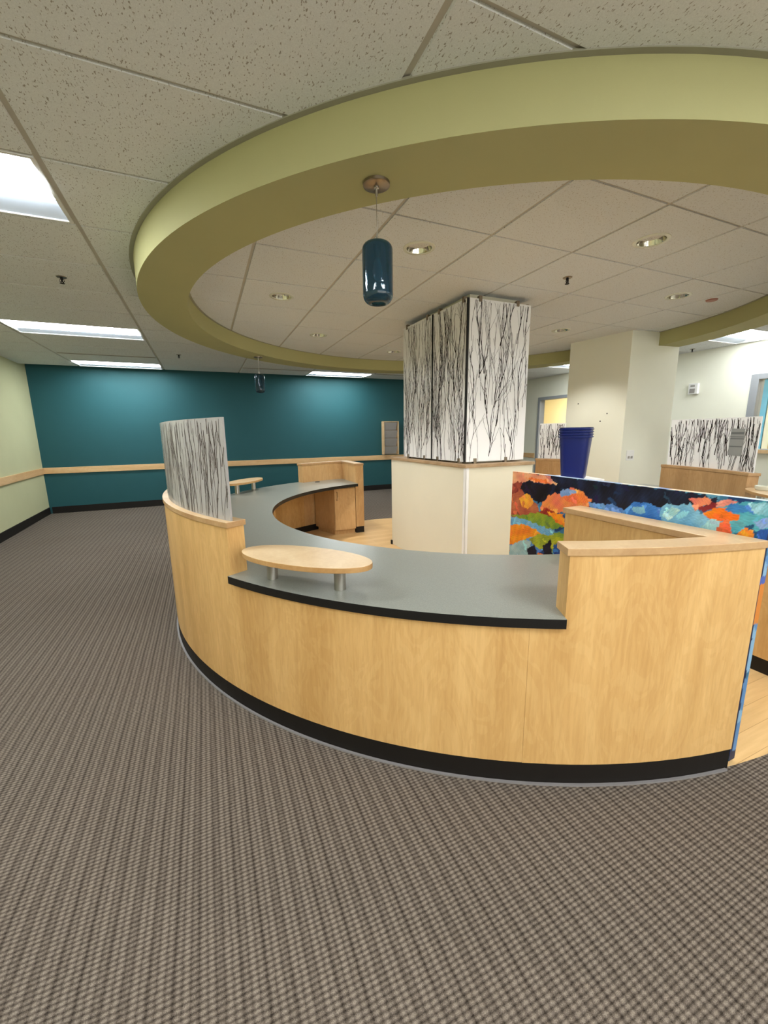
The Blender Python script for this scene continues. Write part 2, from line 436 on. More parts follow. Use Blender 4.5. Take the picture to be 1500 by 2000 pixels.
def tees(bm):
    for x in gxs: box(bm, x - 0.022, x + 0.022, gys[0], gys[-1], CZ + 0.008, CZ + 0.011)
    for y in gys: box(bm, gxs[0], gxs[-1], y - 0.016, y + 0.016, CZ + 0.0086, CZ + 0.0105)
structure(part('grid', tees, 'tee', ceil))
structure(part('ceiling_slab', lambda bm: box(bm, -3.2, 10.4, -4.4, 10.8, CZ + 0.16, CZ + 0.26), 'cream'), 'structural slab above the tiles')
structure(part('ceiling_side_room', lambda bm: box(bm, 7.0, 9.4, -4.0, 10.5, CZ - 0.02, CZ + 0.0), 'cream'), 'ceiling of the room beyond')

IX0, IXS, IY0, IYS = 0.375, 0.6215, 1.525, 0.600
ring_planes = [(math.cos(2 * PI * k_ / 90), math.sin(2 * PI * k_ / 90), 2.53 + RX * math.cos(2 * PI * k_ / 90) + RY * math.sin(2 * PI * k_ / 90)) for k_ in range(90)]
DOWN = [(1.307, 2.425), (2.55, 1.825), (3.79, 2.425), (3.79, 3.68), (0.686, 3.625), (1.307, 4.83), (2.53, 5.43)]
def inner_tiles(bm):
    for ix in range(-1, 9):
        for iy in range(-2, 9):
            x0, x1 = IX0 + IXS * ix + 0.010, IX0 + IXS * (ix + 1) - 0.010
            y0, y1 = IY0 + IYS * iy + 0.007, IY0 + IYS * (iy + 1) - 0.007
            hole = [d for d in DOWN if x0 < d[0] < x1 and y0 < d[1] < y1]
            if hole:
                hx, hy = hole[0]; n = 36; rr_ = 0.078
                angs = sorted(set([2 * PI * k_ / n for k_ in range(n)] + [math.atan2(yy - hy, xx - hx) % (2 * PI) for xx in (x0, x1) for yy in (y0, y1)]))
                lo, li = [], []
                for a in angs:
                    c_, s_ = math.cos(a), math.sin(a)
                    t = min([((x1 - hx) / c_ if c_ > 1e-9 else (x0 - hx) / c_ if c_ < -1e-9 else 9), ((y1 - hy) / s_ if s_ > 1e-9 else (y0 - hy) / s_ if s_ < -1e-9 else 9)])
                    lo.append(bm.verts.new((hx + c_ * t, hy + s_ * t, CI + H))); li.append(bm.verts.new((hx + c_ * rr_, hy + s_ * rr_, CI + H)))
                for i in range(len(angs)):
                    j = (i + 1) % len(angs); bm.faces.new((lo[i], lo[j], li[j], li[i]))
                    hi_ = [bm.verts.new((lo[q].co.x, lo[q].co.y, CI + 0.006 + H)) for q in (j, i)]; bm.faces.new((lo[i], lo[j], hi_[0], hi_[1]))
            else:
                poly = clip_poly([(x0, y0), (x1, y0), (x1, y1), (x0, y1)], ring_planes)
                if poly: slab(bm, poly, CI, 0.006)
ceil2 = structure(part('ceiling', inner_tiles, 'tile_in'), 'lower round ceiling of square tiles inside the soffit ring')
def inner_tees(bm):
    for ix in range(-1, 10):
        x = IX0 + IXS * ix; d = 2.53 ** 2 - (x - RX) ** 2
        if d > 0.01: box(bm, x - 0.014, x + 0.014, RY - math.sqrt(d), RY + math.sqrt(d), CI + 0.0055, CI + 0.012)
    for iy in range(-2, 10):
        y = IY0 + IYS * iy; d = 2.53 ** 2 - (y - RY) ** 2
        if d > 0.01: box(bm, RX - math.sqrt(d), RX + math.sqrt(d), y - 0.010, y + 0.010, CI + 0.0061, CI + 0.010)
structure(part('grid', inner_tees, 'tee', ceil2))

def annulus(bm, cx, cy, r0, r1, z0, z1, n=180, mi=0):
    v = [[bm.verts.new((cx + r_ * math.cos(2 * PI * i / n), cy + r_ * math.sin(2 * PI * i / n), z_ + H)) for i in range(n)] for r_, z_ in ((r0, z0), (r1, z0), (r1, z1), (r0, z1))]
    for k_ in range(4):
        a, b = v[k_], v[(k_ + 1) % 4]
        for i in range(n):
            f = bm.faces.new((a[i], a[(i + 1) % n], b[(i + 1) % n], b[i])); f.material_index = mi
sof = structure(part('ceiling_soffit', lambda bm: annulus(bm, RX, RY, 2.50, 2.81, 0.95, CZ + 0.02, 240), 'ring', smooth=True), 'round olive green soffit ring hanging below the ceiling')
structure(part('edge_bead', lambda bm: (annulus(bm, RX, RY, 2.81, 2.833, CZ - 0.004, CZ + 0.004, 240), annulus(bm, RX, RY, 2.482, 2.50, CI - 0.004, CI + 0.003, 240)), 'anglebead', sof))

# ------------------------------------------------------------------ fluorescent troffers
def troffer(ix, iy, label):
    x0, x1 = GX0 + GXS * ix + 0.014, GX0 + GXS * (ix + 1) - 0.014
    y0, y1 = GY0 + GYS * iy + 0.009, GY0 + GYS * (iy + 1) - 0.009
    t = thing('ceiling_light', label, 'ceiling light', ((x0 + x1) / 2, (y0 + y1) / 2, CZ), 'recessed fluorescent ceiling lights')
    def frame(bm):
        w = 0.016
        for a in ((x0, x1, y0, y0 + w), (x0, x1, y1 - w, y1), (x0, x0 + w, y0 + w, y1 - w), (x1 - w, x1, y0 + w, y1 - w)):
            box(bm, a[0], a[1], a[2], a[3], CZ - 0.001, CZ + 0.022)
    part('frame', frame, 'plastic', t)
    def housing(bm):
        for a in ((x0, x1, y0 - 0.001, y0 + 0.003), (x0, x1, y1 - 0.003, y1), (x0, x0 + 0.003, y0, y1), (x1 - 0.003, x1, y0, y1)):
            box(bm, a[0], a[1], a[2], a[3], CZ + 0.012, CZ + 0.10)
        box(bm, x0, x1, y0, y1, CZ + 0.10, CZ + 0.105)
    part('housing', housing, 'plastic', t)
    ym = y0 + 0.36
    def refl(bm):
        pts = [(ym, CZ + 0.046), (ym + 0.05, CZ + 0.040), (ym + 0.12, CZ + 0.026), (y1 - 0.016, CZ + 0.006)]
        va = [bm.verts.new((x0 + 0.016, y, z + H)) for y, z in pts]; vb = [bm.verts.new((x1 - 0.016, y, z + H)) for y, z in pts]
        for i in range(len(pts) - 1): bm.faces.new((va[i], va[i + 1], vb[i + 1], vb[i]))
    part('reflector', refl, 'reflector', t, smooth=True)
    def lens(bm):
        pts = [(y0 + 0.018, CZ + 0.004), (y0 + 0.06, CZ - 0.002), (y0 + 0.18, CZ - 0.006), (y0 + 0.30, CZ - 0.002), (ym, CZ + 0.006)]
        va = [bm.verts.new((x0 + 0.018, y, z + H)) for y, z in pts]; vb = [bm.verts.new((x1 - 0.018, y, z + H)) for y, z in pts]
        for i in range(len(pts) - 1): bm.faces.new((va[i], va[i + 1], vb[i + 1], vb[i]))
    part('lens', lens, 'lens_dim' if ix >= 4 and iy != 7 else 'lens', t, smooth=True)
    part('perforated_strip', lambda bm: [box(bm, x0 + 0.03 + 0.02 * q, x0 + 0.042 + 0.02 * q, y0 + 0.196, y0 + 0.202, CZ - 0.0085, CZ - 0.0055) for q in range(57)], 'plastic', t)
    return t
LBL = {(-1, 2): 'large lit fluorescent ceiling light at the upper left, cut by the frame edge',
       (-1, 7): 'long lit fluorescent ceiling light, middle one of the left row before the teal wall',
       (-1, 11): 'lit fluorescent ceiling light against the left part of the teal wall',
       (2, 11): 'lit fluorescent ceiling light against the teal wall beside the birch clad pillar',
       (-1, -2): 'added fluorescent ceiling light outside the picture, above the left of the camera', (1, -3): 'added fluorescent ceiling light outside the picture, just behind the camera',  # lights out of view are added to brighten the room
       (4, -2): 'added fluorescent ceiling light outside the picture, to the right of the camera', (1, -6): 'added fluorescent ceiling light outside the picture, far behind the camera',
       (5, -6): 'added fluorescent ceiling light outside the picture, far behind to the right', (-1, -7): 'added fluorescent ceiling light outside the picture, far behind to the left',
       (5, 7): 'lit ceiling light seen between birch clad pillar and white column',
       (5, 3): 'lit ceiling light over the white strobe wall at the far right'}
for c_ in sorted(TROFFER_CELLS):
    troffer(c_[0], c_[1], LBL.get(c_, 'added fluorescent ceiling light behind the camera, outside the picture'))

# unseen warm lamps added to light the rooms beyond
wl = thing('ceiling_light', 'added unseen warm ceiling light of the yellow room behind the door frame', 'ceiling light', (8.2, 7.2, 1.10))
part('lens', lambda bm: box(bm, 7.7, 8.8, 7.6, 8.2, 1.08, 1.10), 'warmlens', wl)
wl2 = thing('ceiling_light', 'added unseen warm ceiling light of the room behind the grey window', 'ceiling light', (8.0, 3.0, 1.10))
part('lens', lambda bm: box(bm, 7.6, 8.7, 2.6, 3.2, 1.08, 1.10), 'warmlens', wl2)

# slot diffusers
def slot(x0, x1, y, label):
    t = thing('air_slot_diffuser', label, 'air vent', ((x0 + x1) / 2, y, CZ))
    part('frame', lambda bm: (box(bm, x0, x1, y - 0.034, y - 0.014, CZ - 0.005, CZ + 0.004), box(bm, x0, x1, y + 0.014, y + 0.034, CZ - 0.005, CZ + 0.004)), 'tee', t)
    part('slot', lambda bm: box(bm, x0, x1, y - 0.014, y + 0.014, CZ - 0.0035, CZ + 0.004), 'dark', t)
slot(-1.72, -0.54, 7.12, 'dark linear air slot in the ceiling left of the centre')
slot(0.72, 1.92, 7.70, 'dark linear air slot above the teal wall near the far pendant')
slot(3.18, 4.3, 7.70, 'dark linear air slot above the teal wall beside the birch clad pillar')

# recessed downlights
DL = ['round recessed downlight right of the near blue pendant', 'round recessed downlight, largest at the upper right', 'round recessed downlight beside the pink disc',
      'round recessed downlight above the white column', 'round recessed downlight near the left inside of the ring', 'small round recessed downlight between far pendant and birch clad pillar', 'small round recessed downlight touching the left edge of the birch clad pillar']
def ring_faces(bm, prof, cx, cy, n=40): lathe(bm, prof, cx, cy, n, cap=False)
for (x, y), lb in zip(DOWN, DL):
    t = thing('recessed_downlight', lb, 'downlight', (x, y, CI), 'recessed downlights inside the ring')
    part('trim_ring', lambda bm: ring_faces(bm, [(0.076, CI - 0.001), (0.078, CI - 0.005), (0.097, CI - 0.003), (0.099, CI + 0.001)], x, y), 'ceramic', t, smooth=True)
    part('reflector', lambda bm: ring_faces(bm, [(0.077, CI - 0.003), (0.072, CI + 0.015), (0.060, CI + 0.050), (0.052, CI + 0.085)], x, y), 'mirror', t, smooth=True)
    part('socket', lambda bm: lathe(bm, [(0.055, CI + 0.085), (0.055, CI + 0.087)], x, y, 24), 'nickel', t)
    ld = bpy.data.lights.new('downlight_lamp', 'SPOT'); ld.energy = SPOT; ld.color = (1.0, 0.97, 0.92); ld.spot_size = R(112); ld.spot_blend = 0.55; ld.shadow_soft_size = 0.05
    lo_ = bpy.data.objects.new('downlight_lamp', ld); COL.objects.link(lo_); lo_.location = (x, y, CI + 0.02 + H); lo_.parent = None
    lo_.parent = t; lo_.matrix_parent_inverse = Matrix.Translation(-Vector(t['_loc']))

# sprinkler heads
def sprinkler(x, y, z, label):
    t = thing('sprinkler_head', label, 'sprinkler', (x, y, z), 'ceiling sprinkler heads')
    part('escutcheon', lambda bm: lathe(bm, [(0.0, z - 0.004), (0.030, z - 0.004), (0.034, z + 0.001)], x, y, 24), 'nickel', t, smooth=True)
    part('body', lambda bm: lathe(bm, [(0.009, z - 0.004), (0.009, z - 0.018), (0.006, z - 0.020), (0.006, z - 0.034)], x, y, 12), 'dark', t)
    part('arm', lambda bm: [tube(bm, [(x + s_ * 0.012, y, z - 0.016 + H), (x + s_ * 0.014, y, z - 0.028 + H), (x + s_ * 0.002, y, z - 0.042 + H)], 0.0025, 6) for s_ in (-1, 1)], 'dark', t)
    part('deflector', lambda bm: [lathe(bm, [(0.016, z - 0.042), (0.016, z - 0.0435)], x, y, 18)], 'dark', t)
sprinkler(2.56, 2.455, CI, 'sprinkler head between downlights inside the ring')
sprinkler(-0.831, 3.841, CZ, 'sprinkler head between the large and the long ceiling light')
sprinkler(-0.219, 6.777, CZ, 'small sprinkler head left of the far pendant')
sprinkler(6.60, 3.93, CZ, 'sprinkler head above the white wall strobe')
sm = part('indicator_disc', lambda bm: lathe(bm, [(0.0, CI - 0.010), (0.040, CI - 0.010), (0.046, CI)], 4.18, 2.38, 24), 'pink', smooth=True)
tag(sm, 'small pinkish disc on the tile beside a downlight', 'ceiling disc')

# ------------------------------------------------------------------ pendants
def pendant(x, y, label):
    z = 0.95
    t = thing('pendant_lamp', label, 'pendant lamp', (x, y, 0.513))
    part('canopy', lambda bm: lathe(bm, [(0.0, z - 0.012), (0.046, z - 0.012), (0.052, z - 0.009), (0.053, z)], x, y, 40), 'nickel', t, smooth=True)
    part('strain_relief', lambda bm: lathe(bm, [(0.010, z - 0.012), (0.010, z - 0.018), (0.005, z - 0.020), (0.005, z - 0.045)], x, y, 16), 'steel', t, smooth=True)
    part('cord', lambda bm: tube(bm, [(x, y, z - 0.045 + H), (x, y, 0.755 + H)], 0.0016, 6), 'steel', t)
    part('collar', lambda bm: lathe(bm, [(0.004, 0.775), (0.005, 0.752), (0.012, 0.744), (0.012, 0.740)], x, y, 16), 'steel', t, smooth=True)
    rr_, zt, zb = 0.0615, 0.742, 0.513
    outer = [(0.010, zt)] + [(rr_ - 0.028 + 0.028 * math.sin(a), zt - 0.028 + 0.028 * math.cos(a)) for a in [R(q) for q in range(10, 91, 16)]]
    outer += [(rr_, zt - 0.028 - q * (zt - zb - 0.066) / 6) for q in range(1, 7)]
    outer += [(rr_ - 0.030 + 0.030 * math.cos(a), zb + 0.038 - 0.036 * math.sin(a)) for a in [R(q) for q in range(15, 91, 15)]]
    inner = [(max(0.006, r_ - 0.0045), z_ + (0.004 if z_ < 0.55 else -0.004 if z_ > 0.72 else 0)) for r_, z_ in outer[::-1]]
    def sh(bm):
        lathe(bm, outer + inner, x, y, 48, cap=False)
    s_ = part('shade', sh, 'blueglass', t, smooth=True)
    part('lamp_holder', lambda bm: lathe(bm, [(0.0, 0.736), (0.014, 0.736), (0.014, 0.690), (0.010, 0.684)], x, y, 20), 'nickel', t, smooth=True)
    part('bulb', lambda bm: lathe(bm, [(0.008, 0.684), (0.014, 0.670), (0.020, 0.640), (0.018, 0.615), (0.009, 0.603), (0.0, 0.600)], x, y, 20), 'ceramic', t, smooth=True)
pendant(0.703, 1.655, 'large deep blue glass pendant lamp hanging from the near side of the ring')
pendant(0.716, 5.555, 'small looking blue glass pendant lamp hanging before the teal wall')

# ------------------------------------------------------------------ reception desks
RO, RI = 2.475, 2.385          # outer and inner face of the desk front
WT, WB = -0.632, -0.667        # worktop top and underside
CT, CB = -0.385, -0.411        # raised cap top and underside
def mir(pts, m): return [(2 * CX - x, y) for x, y in pts] if m else pts
def sector(r0, r1, a0, a1): return arc(CX, CY, r1, a0, a1) + arc(CX, CY, r0, a1, a0)
def ang_at(r_, x): return math.degrees(math.acos((x - CX) / r_))
def hook(r0, r1, a_start, x0, x1, yend, near):
    """curved run ending in a straight return wall: one L-shaped outline; x0<x1 are the wall faces"""
    ao, ai = ang_at(r1, x1), ang_at(r0, x0)
    if near: ao, ai = 360 - ao, 360 - ai
    return arc(CX, CY, r1, a_start, ao) + [(x1, yend), (x0, yend)] + arc(CX, CY, r0, ai, a_start)
NX0, NX1, NY = 1.645, 1.757, 1.49
FX0, FX1, FY = 1.745, 1.857, 4.95
A_F, A0, A1, A2 = 116.2, 148.5, 210.3, 243.3
G = 0.006                        # hairline between veneer panels, degrees

def desk(m, label_desk, label_top):
    cx_base = (2 * CX - 0.0) if m else 0.0
    t = thing('reception_desk', label_desk, 'reception desk', (mir([(-0.28, CY)], m)[0][0], CY, FZ))
    def P(n, outs, mat, **kw):
        def fn(bm):
            for o_, z0, z1 in outs: prism(bm, mir(o_, m), z0, z1)
            if n == 'raised_cap':
                for f in bm.faces: f.material_index = 0 if len(f.verts) > 4 else 1
        return part(n, fn, [mat, 'capedge'] if n == 'raised_cap' else mat, t, **kw)
    KB = FZ + 0.085
    bv = dict(bevel=0.0012, seg=1)
    P('toe_kick', [(hook(RI, RO - 0.001, A2, NX0, NX1 - 0.003, NY - 0.004, True), FZ, KB), (sector(RI, RO - 0.001, A1, A2), FZ, KB), (sector(RI, RO - 0.001, A0 if not m else 148.6, A1), FZ, KB) if not m else (sector(RI, RO - 0.001, 186.5, A1), FZ, KB)]
      + ([(sector(RI, RO - 0.001, A_F, A0), FZ, KB), (hook(RI, RO - 0.001, A_F, FX0, FX1 - 0.003, FY + 0.004, False), FZ, KB)] if not m else []), 'black')
    if m: P('toe_kick', [(sector(RI, RO - 0.001, 130, 157), FZ, KB)], 'black')
    P('floor_strip', [(sector(RO + 0.001, 2.486, A0 if not m else 186.5, 259.4), FZ, FZ + 0.006)] + ([(sector(RO + 0.001, 2.486, 101, A0), FZ, FZ + 0.006)] if not m else []), 'strip')
    # laminate fronts
    P('front_panel', [(sector(RI, RO, A1 + G, 240.6), KB, WB)], 'maple', **bv)
    P('front_panel', [(sector(RI, RO, 240.6 + G, A2), KB, WB), (hook(RI, RO, A2, NX0, NX1, NY, True), KB, CB)], 'maple')
    if not m:
        P('front_panel', [(sector(RI, RO, A0, A1), KB, CB)], 'maple', **bv)
        P('front_panel', [(sector(RI, RO, A_F, A0 - G), KB, WB)], 'maple', **bv)
        P('front_panel', [(hook(RI, RO, A_F - G, FX0, FX1, FY, False), KB, CB)], 'maple_inner', **bv)
        P('raised_cap', [(hook(RI - 0.004, RO + 0.006, A_F + 0.2, FX0 - 0.008, FX1 + 0.003, FY - 0.01, False), CB, CT)], 'cap', bevel=0.002)
        P('raised_cap', [(sector(RI - 0.004, RO + 0.006, A0 - 0.2, A1 + 0.25), CB, CT)], 'cap', bevel=0.002)
    else:
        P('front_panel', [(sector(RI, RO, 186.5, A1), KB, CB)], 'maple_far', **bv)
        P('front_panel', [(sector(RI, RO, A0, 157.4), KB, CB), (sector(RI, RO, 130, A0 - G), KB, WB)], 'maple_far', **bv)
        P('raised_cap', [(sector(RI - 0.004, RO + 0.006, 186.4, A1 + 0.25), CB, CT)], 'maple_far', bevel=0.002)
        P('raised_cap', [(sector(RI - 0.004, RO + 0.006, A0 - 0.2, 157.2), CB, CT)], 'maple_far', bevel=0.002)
    P('raised_cap', [(hook(RI - 0.004, RO + 0.006, A2 - 0.25, NX0 - 0.008, NX1 + 0.003, NY + 0.01, True), CB, CT)], 'cap', bevel=0.002)
    # worktop: one continuous slab with a black edge
    ri, ro = 1.745, 2.491
    rj = RI - 0.001
    aoN, aiN = 360 - ang_at(rj, NX0), 360 - ang_at(ri, NX0)
    if not m: steps = [(ang_at(ri, FX0), A_F, rj), (A_F, A0, ro), (A0, A1, rj), (A1, A2, ro), (A2, aiN, rj)]
    else: steps = [(180.5, 186.5, ro), (186.5, A1, rj), (A1, A2, ro), (A2, aiN, rj)]
    bm = bmesh.new()
    for q, (a0, a1, r1) in enumerate(steps):
        n = max(2, int(abs(a1 - a0) / 1.5) + 2); po_, pi_ = mir(arc(CX, CY, r1, a0, a1, n), m), mir(arc(CX, CY, ri, a0, a1, n), m)
        for i in range(n - 1):
            for z_ in (WB, WT): bm.faces.new([bm.verts.new((p[0], p[1], z_ + H)) for p in (po_[i], po_[i + 1], pi_[i + 1], pi_[i])])
            for e_ in (po_, pi_):
                f = bm.faces.new([bm.verts.new((p[0], p[1], z_ + H)) for p, z_ in ((e_[i], WB), (e_[i + 1], WB), (e_[i + 1], WT), (e_[i], WT))]); f.material_index = 1
        if q and steps[q - 1][2] != r1:
            A_, B_ = mir(arc(CX, CY, r1, a0, a0 + 1, 2), m)[0], mir(arc(CX, CY, steps[q - 1][2], a0, a0 + 1, 2), m)[0]
            f = bm.faces.new([bm.verts.new((p[0], p[1], z_ + H)) for p, z_ in ((A_, WB), (B_, WB), (B_, WT), (A_, WT))]); f.material_index = 1
    ends = [[arc(CX, CY, ri, aiN, aiN + 1, 2)[0]] + arc(CX, CY, rj, aiN, aoN, 6)]
    if not m: ends.append([arc(CX, CY, ri, ang_at(ri, FX0), 0, 2)[0]] + arc(CX, CY, rj, ang_at(ri, FX0), ang_at(rj, FX0), 6))
    for e_ in ends:
        for z_ in (WB, WT): bm.faces.new([bm.verts.new((p[0], p[1], z_ + H)) for p in mir(e_, m)])
        f = bm.faces.new([bm.verts.new((p[0], p[1], z_ + H)) for p, z_ in ((mir(e_, m)[0], WB), (mir(e_, m)[-1], WB), (mir(e_, m)[-1], WT), (mir(e_, m)[0], WT))]); f.material_index = 1
    bmesh.ops.remove_doubles(bm, verts=bm.verts, dist=1e-5)
    w = mesh_obj('worktop', bm, ['worktop', 'blackedge'], None)
    tag(w, label_top, 'worktop')
    return t
desk(False, 'curved maple reception desk with black toe kick in the foreground', 'grey curved worktop with black edge on the near desk')
desk(True, 'curved maple reception desk partly hidden behind the floral painting, right of the column', 'dark looking worktop at the far desk beside the white column')
gr = part('cable_grommet', lambda bm: lathe(bm, [(0.0, WT + 0.004), (0.030, WT + 0.004), (0.034, WT)], 1.33, 5.28, 20), 'dark', smooth=True)
tag(gr, 'black round cable grommet at the far end of the grey worktop', 'cable grommet')

# base cabinet under the far end of the near desk
cb = thing('base_cabinet', 'maple base cabinet with one door under the far end of the worktop', 'cabinet', (1.55, 5.1, FZ))
part('plinth', lambda bm: prism(bm, [(1.46, 4.985), (1.735, 4.985), (1.735, 5.45), (1.33, 5.33)], FZ + 0.003, FZ + 0.06), 'maple_inner', cb)
part('body', lambda bm: prism(bm, [(1.452, 4.962), (1.738, 4.962), (1.738, 5.47), (1.30, 5.34)], FZ + 0.06, WB - 0.002), 'maple_inner', cb, bevel=0.001)
dr = part('door', lambda bm: box(bm, 1.456, 1.735, 4.942, 4.960, FZ + 0.065, WB - 0.03), 'maple_inner', cb, bevel=0.0015)
part('handle', lambda bm: tube(bm, [(1.488, 4.942, -0.74 + H), (1.488, 4.915, -0.745 + H), (1.490, 4.912, -0.79 + H), (1.488, 4.915, -0.835 + H), (1.488, 4.942, -0.84 + H)], 0.0075, 8), 'cap', dr, smooth=True)
# open support panels under the worktop
for a, lb in ((150.0, 'maple support panel below the worktop at the left knee space'), ):
    c_, s_ = math.cos(R(a)), math.sin(R(a))
    def sp(bm, c_=c_, s_=s_):
        tx, ty = -s_ * 0.012, c_ * 0.012
        prism(bm, [(CX + 1.86 * c_ - tx, CY + 1.86 * s_ - ty), (CX + 2.37 * c_ - tx, CY + 2.37 * s_ - ty), (CX + 2.37 * c_ + tx, CY + 2.37 * s_ + ty), (CX + 1.86 * c_ + tx, CY + 1.86 * s_ + ty)], FZ + 0.003, WB - 0.001)
    tag(part('support_panel', sp, 'maple_inner'), lb, 'desk panel')

# oval ledges on two steel posts
def oval(cx_, cy_, dx, dy, label, seed=0):
    t = thing('oval_ledge', label, 'ledge', (cx_, cy_, WT), 'oval maple ledges on steel posts')
    L = math.hypot(dx, dy); ux, uy = dx / L, dy / L
    pts = []
    for i in range(64):
        a = 2 * PI * i / 64; u_ = 0.316 * math.copysign(abs(math.cos(a)) ** 0.97, math.cos(a)); v_ = 0.128 * math.copysign(abs(math.sin(a)) ** 0.97, math.sin(a))
        pts.append((cx_ + ux * u_ - uy * v_, cy_ + uy * u_ + ux * v_))
    bm = bmesh.new(); prism(bm, pts, -0.529, -0.507)
    for f in bm.faces: f.material_index = 0 if len(f.verts) > 8 else 1
    mesh_obj('ledge_top', bm, ['oval', 'edge'], t, bevel=0.002)
    for s_ in (-1, 1):
        px, py = cx_ + s_ * ux * 0.172, cy_ + s_ * uy * 0.172
        part('post', lambda bm: lathe(bm, [(0.024, WT + 0.0005), (0.024, -0.530)], px, py, 28), 'steel', t, smooth=True)
        part('post', lambda bm: lathe(bm, [(0.0225, WT + 0.0005), (0.0225, -0.530)], px - s_ * 0.0 + uy * 0.052, py - ux * 0.052, 28), 'steel', t, smooth=True) if False else None
    return t
oval(0.345, 1.66, 0.429, -0.464, 'oval maple ledge on two steel posts on the near grey worktop')
oval(0.385, 4.80, 0.36, 0.50, 'oval maple ledge on the far side of the worktop before the teal wall')
oval(4.075, 1.690, -0.429, -0.464, 'oval ledge carrying white dishes at the right edge')

# two low ceramic dishes on the right ledge
def dish(x, y, label):
    z = -0.507
    t = thing('ceramic_dish', label, 'dish', (x, y, z), 'white dishes on the right oval ledge')
    part('bowl', lambda bm: lathe(bm, [(0.0, z + 0.0005), (0.040, z + 0.0005), (0.048, z + 0.012), (0.049, z + 0.036), (0.045, z + 0.037), (0.044, z + 0.012), (0.0, z + 0.006)], x, y, 32), 'ceramic', t, smooth=True)
dish(4.165, 1.805, 'low white dish nearer the left tip of the right oval ledge')
dish(4.055, 1.665, 'low white dish cut by the right edge of the frame')

# ------------------------------------------------------------------ birch branch resin screens
def branches(seed, Wd, Ht, n, wmin=0.003, wmax=0.0085):
    rng = random.Random(seed); out = []
    def grow(u, v, ang, w, life, dep):
        pts = [(u, v, w)]; base = ang * 0.3
        while life > 0:
            st = rng.uniform(0.014, 0.026)
            ang += rng.gauss(0, 0.085); ang += (base - ang) * 0.13
            u += math.sin(ang) * st; v += math.cos(ang) * st; life -= st; w = max(0.0012, w * 0.986)
            if u < 0.002 or u > Wd - 0.002 or v > Ht - 0.002: break
            pts.append((u, v, w * (1.7 if rng.random() < 0.12 else 1.0)))
            if dep < 3 and rng.random() < 0.115:
                s_ = rng.choice((-1, 1)); grow(u, v, ang + s_ * rng.uniform(0.22, 0.55), w * rng.uniform(0.5, 0.8), life * rng.uniform(0.15, 0.55), dep + 1)
        if len(pts) > 2: out.append(pts)
    for i in range(n):
        w = wmin + (wmax - wmin) * rng.random() ** 1.7
        v0 = rng.choice((0.003, rng.uniform(0.0, Ht * 0.5), rng.uniform(0.3 * Ht, Ht * 0.9)))
        grow((i + rng.random()) * Wd / n * 0.98 + 0.003, v0, rng.gauss(0, 0.10), w, rng.uniform(0.35, 1.0) * Ht, 0)
    return out
def screen(name, fmap, Wd, Ht, th, seed, n, mat='resin', parent=None, nu=2, wmin=0.003, wmax=0.0085):
    """fmap(u, v, d): world point at length u, height v, depth d through the sheet"""
    bm = bmesh.new()
    g = [[[bm.verts.new(fmap(Wd * i / (nu - 1), v, d)) for i in range(nu)] for v in (0, Ht)] for d in (0, th)]
    for i in range(nu - 1):
        bm.faces.new((g[0][0][i], g[0][0][i + 1], g[0][1][i + 1], g[0][1][i])); bm.faces.new((g[1][0][i], g[1][0][i + 1], g[1][1][i + 1], g[1][1][i]))
        for k_ in (0, 1): bm.faces.new((g[0][k_][i], g[0][k_][i + 1], g[1][k_][i + 1], g[1][k_][i]))
    for i in (0, nu - 1): bm.faces.new((g[0][0][i], g[0][1][i], g[1][1][i], g[1][0][i]))
    bmesh.ops.recalc_face_normals(bm, faces=bm.faces)
    for pts in branches(seed, Wd, Ht, n, wmin, wmax):
        for d in (-0.0007, th + 0.0007):
            prev = None
            for i, (u, v, w) in enumerate(pts):
                a = pts[max(0, i - 1)]; b = pts[min(len(pts) - 1, i + 1)]
                tu, tv = b[0] - a[0], b[1] - a[1]; L = math.hypot(tu, tv) or 1
                nu_, nv_ = -tv / L * w / 2, tu / L * w / 2
                cur = (bm.verts.new(fmap(u + nu_, v + nv_, d)), bm.verts.new(fmap(u - nu_, v - nv_, d)))
                if prev: f = bm.faces.new((prev[0], prev[1], cur[1], cur[0])); f.material_index = 1
                prev = cur
    me = bpy.data.meshes.new(name); bm.to_mesh(me); bm.free()
    me.materials.append(MAT[mat]); me.materials.append(MAT['bark_soft' if mat == 'resin_grey' else 'bark'])
    o = bpy.data.objects.new(name, me); COL.objects.link(o)
    if parent is not None:
        o.parent = parent; o.matrix_parent_inverse = Matrix.Translation(-Vector(parent['_loc']))
    return o
def curved_map(r_, a_start, a_end, z0, m=False):
    def f(u, v, d):
        rr_ = r_ - d; a = R(a_start) + math.copysign(u / r_, a_end - a_start)
        x = CX + rr_ * math.cos(a); y = CY + rr_ * math.sin(a)
        if m: x = 2 * CX - x
        return Vector((x, y, z0 + v + H))
    return f
RS = 2.448
Ls = RS * R(A1 - 0.3 - 149.5)
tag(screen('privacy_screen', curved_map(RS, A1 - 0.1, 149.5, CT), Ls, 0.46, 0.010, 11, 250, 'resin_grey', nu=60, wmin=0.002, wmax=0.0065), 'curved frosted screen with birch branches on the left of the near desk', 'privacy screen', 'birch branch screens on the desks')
tag(screen('privacy_screen', curved_map(2.435, A1 - 0.1, 187, CT, True), 2.435 * R(23.0), 0.475, 0.010, 23, 100, 'resin', nu=30, wmin=0.003, wmax=0.010), 'frosted birch branch screen with a grey notice, right of the column', 'privacy screen', 'birch branch screens on the desks')
tag(screen('privacy_screen', curved_map(2.435, 149.0, 157, CT, True), 2.435 * R(8.0), 0.475, 0.010, 37, 32, 'resin', nu=12, wmin=0.003, wmax=0.009), 'birch branch screen seen in front of the door frame, left of the blue baskets', 'privacy screen', 'birch branch screens on the desks')

